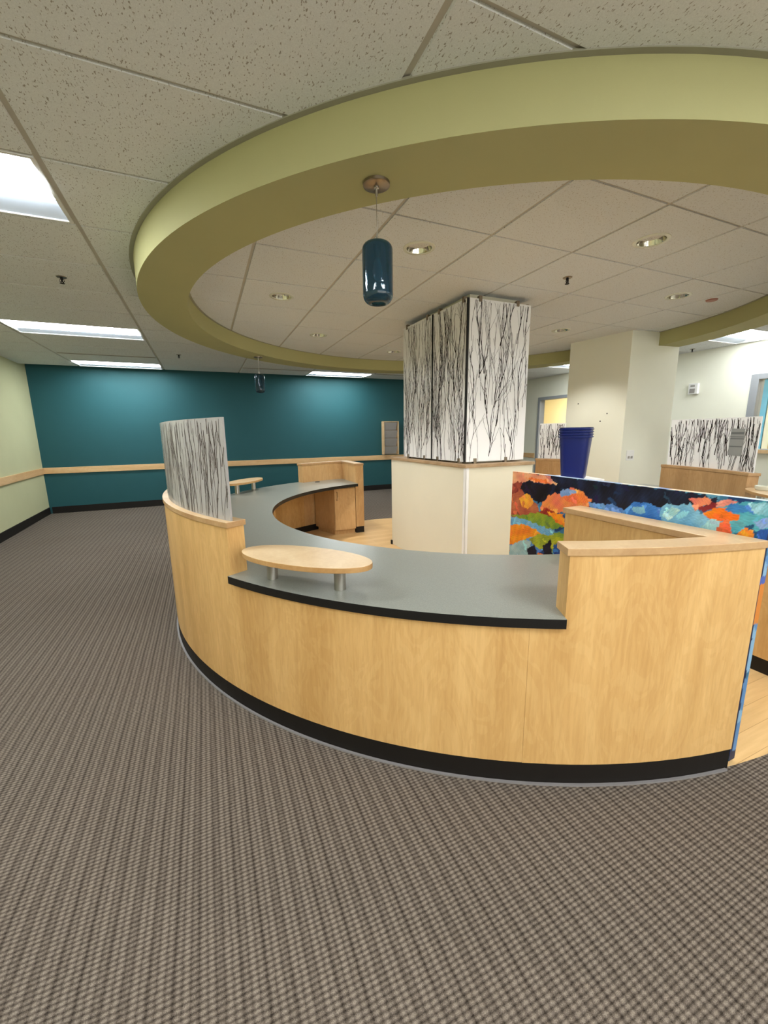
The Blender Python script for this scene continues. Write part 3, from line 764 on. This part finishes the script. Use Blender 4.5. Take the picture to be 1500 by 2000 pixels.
# grey notice taped to the right screen
def notice(bm, u0, u1, v0, v1, d, f=curved_map(2.435, A1 - 0.1, 187, CT, True), mi=0):
    n = 6
    a = [bm.verts.new(f(u0 + (u1 - u0) * i / n, v0, d)) for i in range(n + 1)]; b = [bm.verts.new(f(u0 + (u1 - u0) * i / n, v1, d)) for i in range(n + 1)]
    for i in range(n):
        q = bm.faces.new((a[i], a[i + 1], b[i + 1], b[i])); q.material_index = mi
nb = bmesh.new(); notice(nb, 0.155, 0.305, 0.135, 0.375, 0.0118)
for v0, v1 in ((0.325, 0.345), (0.300, 0.306), (0.282, 0.290), (0.212, 0.222)): notice(nb, 0.160, 0.300, v0, v1, 0.0124, mi=1)
tag(mesh_obj('notice_sheet', nb, ['paper', 'paperdark']), 'grey notice sheet taped to the right birch screen', 'notice')

# ------------------------------------------------------------------ birch clad pillar in the middle
PB = [(1.985, 2.850), (2.700, 2.845), (2.700, 4.250), (1.940, 4.250)]
pl = thing('pillar_surround', 'white boxed pillar clad above with tall birch branch panels', 'pillar', (2.33, 3.55, FZ))
part('base_wall', lambda bm: prism(bm, PB, FZ + 0.003, -0.301), 'cream', pl, bevel=0.002)
part('corner_guard', lambda bm: (box(bm, 1.980, 2.012, 2.844, 2.849, FZ + 0.003, -0.302), box(bm, 1.978, 1.983, 2.844, 2.876, FZ + 0.003, -0.302)), 'plastic', pl)
part('base_cap', lambda bm: prism(bm, [(1.970, 2.835), (2.712, 2.832), (2.712, 4.262), (1.925, 4.262)], -0.301, -0.274), 'browncap', pl, bevel=0.002)
part('core', lambda bm: box(bm, 2.10, 2.59, 3.02, 3.94, -0.274, CI), 'cream', pl)
part('scuff_block', lambda bm: box(bm, 1.925, 1.955, 4.235, 4.262, FZ + 0.003, FZ + 0.05), 'black', pl)
Z0, HT = -0.258, 1.303
def flat_map(A, B, z0, inward):
    A = Vector(A); B = Vector(B); d = (B - A).normalized(); nrm = Vector(inward)
    def f(u, v, dd): p = A + d * u + nrm * dd; return Vector((p.x, p.y, z0 + v + H))
    return f
pans = [((2.043, 2.935), (2.662, 2.930), (0, 1), 41, 40), ((2.030, 2.950), (2.012, 3.455), (1, 0), 42, 44), ((2.0115, 3.470), (1.990, 4.030), (1, 0), 43, 48),
        ((2.675, 2.945), (2.675, 4.02), (-1, 0), 44, 50), ((2.655, 4.04), (2.005, 4.04), (0, -1), 45, 30)]
for A_, B_, nr, sd, n_ in pans:
    L_ = math.dist(A_, B_)
    screen('resin_panel', flat_map(A_, B_, Z0, nr), L_, HT, 0.010, sd, n_, 'resin', pl, wmin=0.0028, wmax=0.0085)
part('gap_shade', lambda bm: (box(bm, 2.022, 2.040, 2.940, 2.949, Z0, Z0 + HT), box(bm, 2.0045, 2.022, 3.4545, 3.4705, Z0, Z0 + HT)), 'dark', pl)  # dark strips put in for the shade in the panel gaps
def clip_at(x, y, z, nx, ny):
    hw = 0.014
    if ny: part('clip', lambda bm: box(bm, x - hw, x + hw, y - 0.008, y + 0.026, z - 0.022, z + 0.022), 'nickel', pl, bevel=0.002)
    else: part('clip', lambda bm: box(bm, x - 0.008, x + 0.026, y - hw, y + hw, z - 0.022, z + 0.022), 'nickel', pl, bevel=0.002)
zt_ = Z0 + HT
for x in (2.14, 2.52): clip_at(x, 2.932, zt_, 0, 1)
for x in (2.13, 2.46): clip_at(x, 2.932, Z0 + 0.006, 0, 1)
for y in (3.00, 3.36, 3.56, 3.95): clip_at(2.028 - 0.036 * (y - 2.95) / 1.08, y, zt_, 1, 0)
for y in (3.02, 3.36, 3.60, 3.93): clip_at(2.028 - 0.036 * (y - 2.95) / 1.08, y, Z0 + 0.006, 1, 0)
part('clip', lambda bm: box(bm, 2.655, 2.682, 2.975, 3.005, zt_ - 0.022, zt_ + 0.022), 'nickel', pl, bevel=0.002)

# ------------------------------------------------------------------ floral painting leaning on edge beside the desk
PAINT = [
  ((8,10,25),(30,45,80),[(2053,1054),(941,1047),(936,1002),(1004,977),(1261,922),(1392,912),(1476,926),(1650,939),(1818,884),(1987,926)]),
  ((190,110,70),(150,60,50),[(2073,973),(1940,921),(1817,863),(1798,812),(1927,744),(2057,731)]),
  ((235,175,125),(215,120,95),[(2078,1052),(1736,1043),(1681,1002),(1799,997),(1900,1002),(2070,939)]),
  ((240,140,40),(225,90,50),[(1947,1019),(1774,1020),(1719,1000),(1828,1002)]),
  ((165,75,55),(110,40,40),[(2072,962),(1960,990),(1956,936),(2067,887)]),
  ((6,6,14),(20,20,40),[(1989,948),(1929,988),(1785,988),(1706,1002),(1739,927),(1817,873),(1880,929)]),
  ((240,180,50),(225,120,60),[(1976,883),(1909,925),(1847,880),(1887,830),(1949,831)]),
  ((225,110,85),(235,150,60),[(1802,855),(1740,937),(1652,958),(1595,999),(1526,989),(1451,948),(1474,908),(1539,888),(1618,855),(1705,839),(1771,817)]),
  ((110,150,200),(150,160,200),[(1665,962),(1606,991),(1547,981),(1567,943),(1650,934)]),
  ((242,140,50),(225,90,70),[(1650,937),(1524,975),(1456,938),(1564,912)]),
  ((120,25,28),(170,60,40),[(1813,821),(1761,861),(1693,847),(1754,778),(1796,781)]),
  ((150,160,40),(90,130,60),[(2059,766),(1977,775),(1813,821),(1677,814),(1617,775),(1697,738),(1806,736),(1911,747)]),
  ((250,160,30),(230,90,40),[(1745,838),(1623,844),(1611,776),(1676,794)]),
  ((90,155,195),(140,180,200),[(2058,754),(1912,759),(1807,746),(1684,740),(1694,705),(1803,693),(1956,710),(2053,684)]),
  ((242,155,30),(225,110,40),[(2054,696),(1926,730),(1834,719),(1778,698),(1874,654),(1964,593),(2046,566)]),
  ((185,185,45),(120,140,50),[(1873,643),(1803,693),(1694,707),(1612,711),(1626,661),(1740,608),(1811,608)]),
  ((170,190,185),(120,160,165),[(2045,560),(1934,623),(1857,636),(1863,510),(2038,459)]),
  ((5,5,20),(20,30,60),[(1883,578),(1827,621),(1783,533),(1878,505)]),
  ((5,5,20),(20,30,60),[(1755,628),(1705,683),(1675,564),(1749,543)]),
  ((20,60,130),(60,110,170),[(1684,662),(1603,687),(1593,567),(1674,543)]),
  ((110,155,205),(70,110,180),[(1477,935),(1394,940),(1318,944),(1270,924),(1256,876),(1349,884),(1452,902)]),
  ((40,100,180),(80,140,205),[(1270,924),(1239,963),(1190,980),(1134,971),(1090,955),(1086,886),(1170,868),(1256,876)]),
  ((150,205,200),(110,160,200),[(1233,945),(1180,964),(1173,933),(1217,917)]),
  ((105,165,205),(140,195,215),[(1116,950),(1083,987),(1033,987),(994,1008),(964,976),(924,962),(880,949),(885,893),(952,877),(1019,870),(1094,892)]),
  ((200,225,215),(130,190,200),[(1098,930),(1060,975),(1033,961),(1067,919)]),
  ((70,160,180),(100,180,190),[(904,994),(851,1033),(727,1042),(706,883),(842,875),(874,902)]),
  ((228,115,105),(240,150,90),[(1003,1022),(940,1036),(906,1014),(948,999),(967,972),(990,998)]),
  ((115,20,30),(170,60,60),[(959,990),(918,1014),(870,1026),(905,999),(945,976)]),
  ((222,125,115),(235,160,130),[(902,1028),(826,1035),(849,1016),(905,1000)]),
  ((8,8,20),(30,30,60),[(928,1037),(902,1037),(906,1018),(928,1018)]),
  ((246,135,20),(235,80,35),[(945,973),(905,1000),(870,1006),(857,991),(819,983),(836,964),(863,955),(898,945),(930,954)]),
  ((40,110,180),(70,140,200),[(878,997),(849,1023),(806,1023),(779,1000),(829,992),(857,991)]),
  ((115,185,205),(150,200,210),[(807,1035),(727,1042),(721,996),(781,994)]),
  ((160,190,225),(110,140,200),[(783,969),(721,999),(716,957),(769,945)]),
  ((30,80,160),(60,110,190),[(783,933),(716,963),(707,892),(756,883)]),
  ((15,70,110),(30,90,130),[(834,901),(801,945),(776,957),(756,903),(782,923),(818,908)]),
  ((246,120,30),(240,160,60),[(841,892),(800,939),(777,937),(779,910),(754,887),(808,877)]),
  ((240,130,75),(235,90,50),[(898,945),(858,957),(839,931),(850,894),(885,893)]),
  ((175,218,215),(120,180,200),[(960,890),(911,955),(887,948),(890,909),(921,884)]),
]
def pn(y, z, s):          # cheap smooth noise
    return (np.sin(y * 1.00 * s + 1.3 * np.sin(z * 0.83 * s + 0.7)) + np.sin(z * 1.17 * s + 1.9 + 1.1 * np.sin(y * 0.71 * s + 2.1)) + 0.6 * np.sin((y + z) * 1.7 * s + 0.4)) / 2.6
def inside(Y, Z, poly):
    ins = np.zeros(Y.shape, bool); n = len(poly)
    for i in range(n):
        y1, z1 = poly[i]; y2, z2 = poly[(i + 1) % n]
        c_ = ((z1 > Z) != (z2 > Z)) & (Y < (y2 - y1) * (Z - z1) / ((z2 - z1) or 1e-6) + y1); ins ^= c_
    return ins
def pigment(Y, Z):
    """colour of the canvas at (y, height) in millimetres: overlapping petals of paint"""
    rng = random.Random(5)
    col = np.zeros(Y.shape + (3,))
    base = [(60, 115, 150), (25, 60, 110), (90, 150, 180)]
    t = pn(Y, Z, 0.021)[..., None]; col[:] = base[0]; col = np.where(t > 0.25, base[2], col); col = np.where(t < -0.3, base[1], col)
    blobs = []
    pal = [((235, 130, 50), (215, 80, 40)), ((110, 160, 205), (60, 110, 180)), ((225, 110, 95), (240, 150, 80)), ((150, 165, 50), (90, 130, 60)), ((12, 14, 34), (25, 50, 90)), ((120, 190, 200), (70, 140, 170)), ((245, 175, 50), (230, 110, 40)), ((30, 80, 160), (80, 140, 210))]
    for q in range(70):       # the part hidden by the desk continues in the same manner
        cy_, cz_ = rng.uniform(720, 2060), rng.uniform(10, 800); r_ = rng.uniform(35, 120); c1, c2 = rng.choice(pal)
        blobs.append((c1, c2, [(cy_ + r_ * rng.uniform(0.7, 1.3) * math.cos(k_ * PI / 4), cz_ + 0.7 * r_ * rng.uniform(0.7, 1.3) * math.sin(k_ * PI / 4)) for k_ in range(8)]))
    blobs += PAINT
    full = []; YY, ZZ = Y, Z
    for c1, c2, poly in blobs:
        full.append((c1, c2, poly)); ys_ = [p[0] for p in poly]; zs_ = [p[1] for p in poly]
        w_, h_ = max(ys_) - min(ys_), max(zs_) - min(zs_)
        for q in range(int(2 + (w_ * h_) / 4500) if min(w_, h_) < 400 else 10):
            py_, pz_ = rng.uniform(min(ys_), max(ys_)), rng.uniform(min(zs_), max(zs_))
            L_, W_, a_ = rng.uniform(14, 34), rng.uniform(5, 13), rng.uniform(-0.2, PI * 0.8); f_ = rng.uniform(0.25, 1.0); g_ = rng.uniform(0.82, 1.22)
            cc = tuple(min(255, g_ * (u * (1 - f_) + v * f_) + rng.uniform(-8, 14)) for u, v in zip(c1, c2))
            pet = [(py_ + L_ * math.cos(k_ * PI / 5) * math.cos(a_) - W_ * math.sin(k_ * PI / 5) * math.sin(a_), pz_ + L_ * math.cos(k_ * PI / 5) * math.sin(a_) + W_ * math.sin(k_ * PI / 5) * math.cos(a_)) for k_ in range(10)]
            full.append((cc, tuple(min(255, v * 1.15) for v in cc), pet, poly))
    for bi, bl_ in enumerate(full):
        c1, c2, poly = bl_[:3]
        sel = (YY > min(p[0] for p in poly) - 16) & (YY < max(p[0] for p in poly) + 16) & (ZZ > min(p[1] for p in poly) - 16) & (ZZ < max(p[1] for p in poly) + 16)
        Y, Z = YY[sel], ZZ[sel]
        if not len(Y): continue
        ph = bi * 13.7
        dy = 7 * pn(Y + ph, Z - ph, 0.085) + 4 * pn(Y - ph, Z + ph, 0.19); dz = 6 * pn(Z + ph, Y, 0.09) + 3.5 * pn(Z - ph, Y + ph, 0.21)
        ins = inside(Y + dy, Z + dz, poly)
        if len(bl_) > 3: ins &= inside(Y + 0.6 * dy, Z + 0.6 * dz, bl_[3])
        if not ins.any(): continue
        a = rng.uniform(0, PI); s_ = (Y * math.cos(a) + Z * math.sin(a)); q_ = (-Y * math.sin(a) + Z * math.cos(a))
        st = 0.5 + 0.5 * np.clip(1.2 * pn(s_ * 0.8 + ph, q_ + ph * 3, 0.05) + 0.5 * pn(s_ * 0.5 + 9 * pn(s_, q_, 0.03), q_ * 3 + ph, 0.12), -1, 1)
        c_ = np.array(c1) * (1 - st[..., None] * 0.75) + np.array(c2) * st[..., None] * 0.75
        c_ = c_ * (1 + 0.10 * pn(s_, q_ * 4, 0.16)[..., None])
        cs = col[sel]; col[sel] = np.where(ins[..., None], c_, cs)
    c = np.clip(col / 255, 0, 1); return np.where(c <= 0.04045, c / 12.92, ((c + 0.055) / 1.055) ** 2.4)
PX0, PX1, PY0, PY1, PZ0, PZ1 = 1.780, 1.818, 0.735, 2.045, FZ + 0.012, -0.253
def painting():
    ys = np.arange(PY0, PY1 + 1e-6, (PY1 - PY0) / 330); zs = np.linspace(0.012, PZ1 + H, 262)
    verts, cols, faces = [], [], []
    def sheet(Pts, C_, flip=False):
        n, m_ = Pts.shape[:2]; b0 = len(verts)
        verts.extend(Pts.reshape(-1, 3).tolist()); cols.append(C_.reshape(-1, 3))
        for i in range(n - 1):
            for j in range(m_ - 1):
                q = (b0 + i * m_ + j, b0 + (i + 1) * m_ + j, b0 + (i + 1) * m_ + j + 1, b0 + i * m_ + j + 1)
                faces.append(q[::-1] if flip else q)
    Y, Z = np.meshgrid(ys, zs, indexing='ij')
    sheet(np.stack([np.full_like(Y, PX0), Y, Z], -1), pigment(Y * 1000, Z * 1000), True)
    sheet(np.stack([np.full_like(Y[::6, ::6], PX1), Y[::6, ::6], Z[::6, ::6]], -1), np.full(Y[::6, ::6].shape + (3,), 0.62))
    t_ = np.linspace(0, 1, 8)
    # top edge: paler dabs of paint
    Yt, T = np.meshgrid(ys, t_, indexing='ij'); s_ = Yt * 1000
    pal = np.array([(0.80, 0.55, 0.38), (0.35, 0.46, 0.66), (0.80, 0.78, 0.66), (0.24, 0.33, 0.62), (0.86, 0.62, 0.42), (0.62, 0.78, 0.84)])
    idx = np.select([s_ > 1790, s_ > 1330, s_ > 1140, s_ > 1090, s_ > 900], [0, 1, 2, 3, 4], 5)
    idx = np.where((s_ > 1090) & (s_ < 1330) & (pn(s_, T * 30, 0.09) > 0.2), 3, idx)
    sheet(np.stack([PX0 + (PX1 - PX0) * T, Yt, np.full_like(Yt, PZ1 + H)], -1), pal[idx])
    # near and far ends: dabs of blue with one orange patch
    for yy, fl in ((PY0, False), (PY1, True)):
        T2, Ze = np.meshgrid(t_, zs, indexing='ij'); zz = Ze * 1000 + 6 * pn(T2 * 60, Ze * 1000, 0.2)
        d = np.array([(0.012, 0.02, 0.07), (0.13, 0.30, 0.58), (0.30, 0.52, 0.74), (0.05, 0.20, 0.33), (0.80, 0.28, 0.05), (0.10, 0.16, 0.52)]) * 0.8
        k_ = np.where(pn(zz, T2 * 40, 0.030) > 0.35, 3, 1); k_ = np.where(pn(zz + 99, T2 * 50, 0.022) > 0.30, 2, k_); k_ = np.where(T2 < 0.34 + 0.16 * pn(zz, T2, 0.05), 0, k_)
        k_ = np.where((zz > 590) & (zz < 745) & (T2 > 0.15), 4, k_); k_ = np.where((zz > 745) & (zz < 775), 5, k_); k_ = np.where(zz < 55, 0, k_)
        sheet(np.stack([PX0 + (PX1 - PX0) * T2, np.full_like(T2, yy), Ze], -1), d[k_], fl)
    bo = [(PX0, PY0), (PX1, PY0), (PX1, PY1), (PX0, PY1)]; b0 = len(verts)
    verts.extend([(x, y, 0.012) for x, y in bo]); cols.append(np.full((4, 3), 0.1)); faces.append((b0 + 3, b0 + 2, b0 + 1, b0))
    me = bpy.data.meshes.new('floral_painting'); me.from_pydata(verts, [], faces); me.update()
    ca = me.color_attributes.new('pigment', 'FLOAT_COLOR', 'POINT')
    C_ = np.concatenate(cols); C4 = np.concatenate([C_, np.ones((len(C_), 1))], 1).astype(np.float32); ca.data.foreach_set('color', C4.ravel())
    me.materials.append(MAT['canvas'])
    o = bpy.data.objects.new('floral_painting', me); COL.objects.link(o)
    for p in me.polygons: p.use_smooth = False
    return o
pa = tag(painting(), 'large unframed painting of orange, blue and pink blooms standing beside the near desk', 'painting')
for y in (0.78, 1.95): part('felt_foot', lambda bm: box(bm, PX0 + 0.004, PX1 - 0.004, y, y + 0.04, FZ + 0.003, FZ + 0.0125), 'dark', pa)

# ------------------------------------------------------------------ white cabinet with nested waste baskets
wc = thing('low_cabinet', 'low white cabinet behind the painting carrying the blue baskets', 'cabinet', (3.0, 2.68, FZ))
part('body', lambda bm: prism(bm, [(2.74, 2.58), (3.14, 2.47), (3.26, 2.84), (2.86, 2.95)], FZ + 0.003, -0.440), 'white', wc, bevel=0.002)
part('top', lambda bm: prism(bm, [(2.733, 2.573), (3.146, 2.460), (3.268, 2.846), (2.854, 2.960)], -0.440, -0.422), 'plastic', wc, bevel=0.002)
def basket_mesh(bm, x, y, z, rot):
    def loop(hw, hd, zz, e=5.0, n=40):
        out = []
        for i in range(n):
            a = 2 * PI * i / n; c_, s_ = math.cos(a), math.sin(a)
            u = hw * math.copysign(abs(c_) ** (2 / e), c_); v = hd * math.copysign(abs(s_) ** (2 / e), s_)
            out.append(bm.verts.new((x + u * math.cos(rot) - v * math.sin(rot), y + u * math.sin(rot) + v * math.cos(rot), zz + H)))
        return out
    hB, hT = z, z + 0.375
    Ls_ = [loop(0.122, 0.090, hB), loop(0.128, 0.095, hB + 0.006), loop(0.165, 0.122, hT - 0.022), loop(0.176, 0.132, hT - 0.020), loop(0.177, 0.133, hT - 0.012), loop(0.168, 0.125, hT - 0.010), loop(0.168, 0.125, hT - 0.004), loop(0.171, 0.128, hT),
           loop(0.163, 0.120, hT), loop(0.161, 0.118, hT - 0.02), loop(0.124, 0.092, hB + 0.010)]
    for a, b in zip(Ls_, Ls_[1:]):
        for i in range(len(a)): bm.faces.new((a[i], a[(i + 1) % len(a)], b[(i + 1) % len(a)], b[i]))
    bm.faces.new(Ls_[0]); bm.faces.new(Ls_[-1])
bl = ['blue plastic waste basket, bottom one of the nested stack', 'blue plastic waste basket, second from the bottom of the nested stack', 'blue plastic waste basket, second from the top of the nested stack', 'blue plastic waste basket, topmost of the nested stack']
b0 = part('waste_basket', lambda bm: basket_mesh(bm, 0, 0, -H, 0.62), 'bluebin', smooth=True)
b0.location = (3.005, 2.665, -0.421 + H)
tag(b0, bl[0], 'waste basket', 'nested blue waste baskets')
for i in (1, 2, 3):
    c_ = b0.copy(); COL.objects.link(c_); c_.location = (3.005, 2.665, -0.421 + H + 0.022 * i); c_['label'] = bl[i]

# ------------------------------------------------------------------ things on the walls
mr = thing('magazine_rack', 'maple wall rack with four grey pockets on the teal wall', 'magazine rack', (3.90, 8.6, -0.495))
part('back_board', lambda bm: box(bm, 3.715, 4.085, 8.628, 8.639, -0.495, 0.244), 'capy', mr)
for x0 in (3.706, 4.068): part('side_panel', lambda bm: box(bm, x0, x0 + 0.026, 8.540, 8.639, -0.495, 0.244), 'cap', mr, bevel=0.002)
part('top_rail', lambda bm: box(bm, 3.732, 4.068, 8.545, 8.628, 0.230, 0.244), 'cap', mr)
for i in range(4):
    z = -0.485 + i * 0.178
    def pk(bm, z=z):
        pts = [(8.600, z), (8.575, z + 0.004), (8.548, z + 0.172), (8.552, z + 0.174), (8.580, z + 0.010), (8.600, z + 0.008)]
        va = [bm.verts.new((3.733, a, b + H)) for a, b in pts]; vb = [bm.verts.new((4.040 + 0.018 * (b - z) / 0.17, a, b + H)) for a, b in pts]
        for q in range(len(pts)): bm.faces.new((va[q], va[(q + 1) % len(pts)], vb[(q + 1) % len(pts)], vb[q]))
        bm.faces.new(va); bm.faces.new(vb)
    part('pocket', pk, 'greyplastic', mr)

sb = thing('wall_strobe', 'white wall mounted strobe on the white wall above the right birch screen', 'alarm strobe', (WX, 3.99, 0.58))
part('housing', lambda bm: box(bm, WX - 0.055, WX, 3.925, 4.055, 0.505, 0.660), 'plastic', sb, bevel=0.006)
part('lens', lambda bm: box(bm, WX - 0.064, WX - 0.054, 3.955, 4.030, 0.525, 0.585), 'greyplastic', sb, bevel=0.003)
part('label_plate', lambda bm: box(bm, WX - 0.058, WX - 0.054, 3.965, 4.025, 0.610, 0.635), 'greyplastic', sb)

dC = Vector((CR[0] - CC[0], CR[1] - CC[1])).normalized(); nC = Vector((dC.y, -dC.x))
def on_col(bm, u0, u1, z0, z1, th, base=CC, d=None, n=None):
    d = d or dC; n = n or nC
    if n.y > 0: n = -n
    p = [(base[0] + d.x * u + n.x * t_, base[1] + d.y * u + n.y * t_) for u, t_ in ((u0, 0.0005), (u1, 0.0005), (u1, th), (u0, th))]
    prism(bm, p, z0, z1)
ol = thing('wall_outlet', 'white double outlet plate on the lit face of the white column', 'outlet', (4.7, 3.36, -0.31))
part('plate', lambda bm: on_col(bm, 0.078, 0.192, -0.372, -0.250, 0.006), 'plastic', ol, bevel=0.002)
for u in (0.098, 0.142): part('socket', lambda bm: on_col(bm, u, u + 0.030, -0.350, -0.320, 0.0085), 'greyplastic', ol)
dL = Vector((CL[0] - CC[0], CL[1] - CC[1])).normalized(); nL = Vector((-dL.y, dL.x))
if nL.x > 0: nL = -nL
for u, z in ((0.62, 0.33), (0.22, 0.19), (0.30, 0.10)):
    def hole(bm, u=u, z=z):
        p = [(CC[0] + dL.x * (u + a) + nL.x * t_, CC[1] + dL.y * (u + a) + nL.y * t_) for a, t_ in ((-0.007, 0.0003), (0.007, 0.0003), (0.007, 0.002), (-0.007, 0.002))]
        prism(bm, p, z - 0.007, z + 0.007)
    tag(part('wall_plug', hole, 'dark'), {0.62: 'small dark wall plug, left one on the shaded column face', 0.22: 'small dark wall plug, upper right one on the shaded column face', 0.30: 'small dark wall plug, lower one on the shaded column face'}[u], 'wall plug', 'wall plugs on the column')

# grey door frame on the white wall, open to the yellow room
def dframe(bm):
    for y0, y1, z0, z1 in ((7.13, 7.19, FZ, 0.71), (6.21, 6.27, FZ, 0.71), (6.27, 7.13, 0.65, 0.71)):
        box(bm, WX - 0.012, WX + 0.132, y0, y1, z0, z1)
structure(part('door_1', dframe, 'greyframe', bevel=0.003), 'grey metal door frame, open to a pale yellow room')
def wframe(bm):
    for y0, y1, z0, z1 in ((3.20, 3.29, -0.31, 0.70), (1.66, 1.75, -0.31, 0.70), (1.75, 3.20, 0.63, 0.70), (1.75, 3.20, -0.34, -0.29)):
        box(bm, WX - 0.014, WX + 0.134, y0, y1, z0, z1)
w1 = structure(part('window_1', wframe, 'greyframe', bevel=0.003), 'grey framed interior window at the right edge')
structure(part('sill', lambda bm: box(bm, WX - 0.05, WX - 0.0145, 1.66, 3.29, -0.345, -0.30), 'cap', w1))
structure(part('pane', lambda bm: box(bm, WX + 0.055, WX + 0.061, 1.75, 3.20, -0.29, 0.63), 'glass', w1))
# seen through the window
structure(part('trim_4', lambda bm: box(bm, 9.35, 9.40, 4.07, 4.165, FZ, 0.82), 'white'), 'white door casing in the room behind the window')
structure(part('door_2', lambda bm: box(bm, 9.34, 9.40, 3.20, 4.07, FZ, 0.78), 'maple', bevel=0.002), 'maple door in the room behind the window')
tag(part('window_blind', lambda bm: box(bm, 9.36, 9.40, 4.19, 4.29, -1.0, 0.86), 'skyblue'), 'sky blue vertical strip seen through the grey window', 'blind')

# put every origin at the base of its thing
for o in [x for x in bpy.data.objects if x.type == 'MESH' and x.parent is None and x.location.length < 1e-6]:
    me = o.data; co = np.empty(len(me.vertices) * 3); me.vertices.foreach_get('co', co); co = co.reshape(-1, 3)
    c_ = (co.min(0) + co.max(0)) / 2; c_[2] = co[:, 2].min()
    me.vertices.foreach_set('co', (co - c_).ravel()); o.location = c_; me.update()
    for ch in [x for x in bpy.data.objects if x.parent == o]: ch.matrix_parent_inverse = Matrix.Translation(-Vector(c_))
for o in bpy.data.objects:
    if '_loc' in o: del o['_loc']
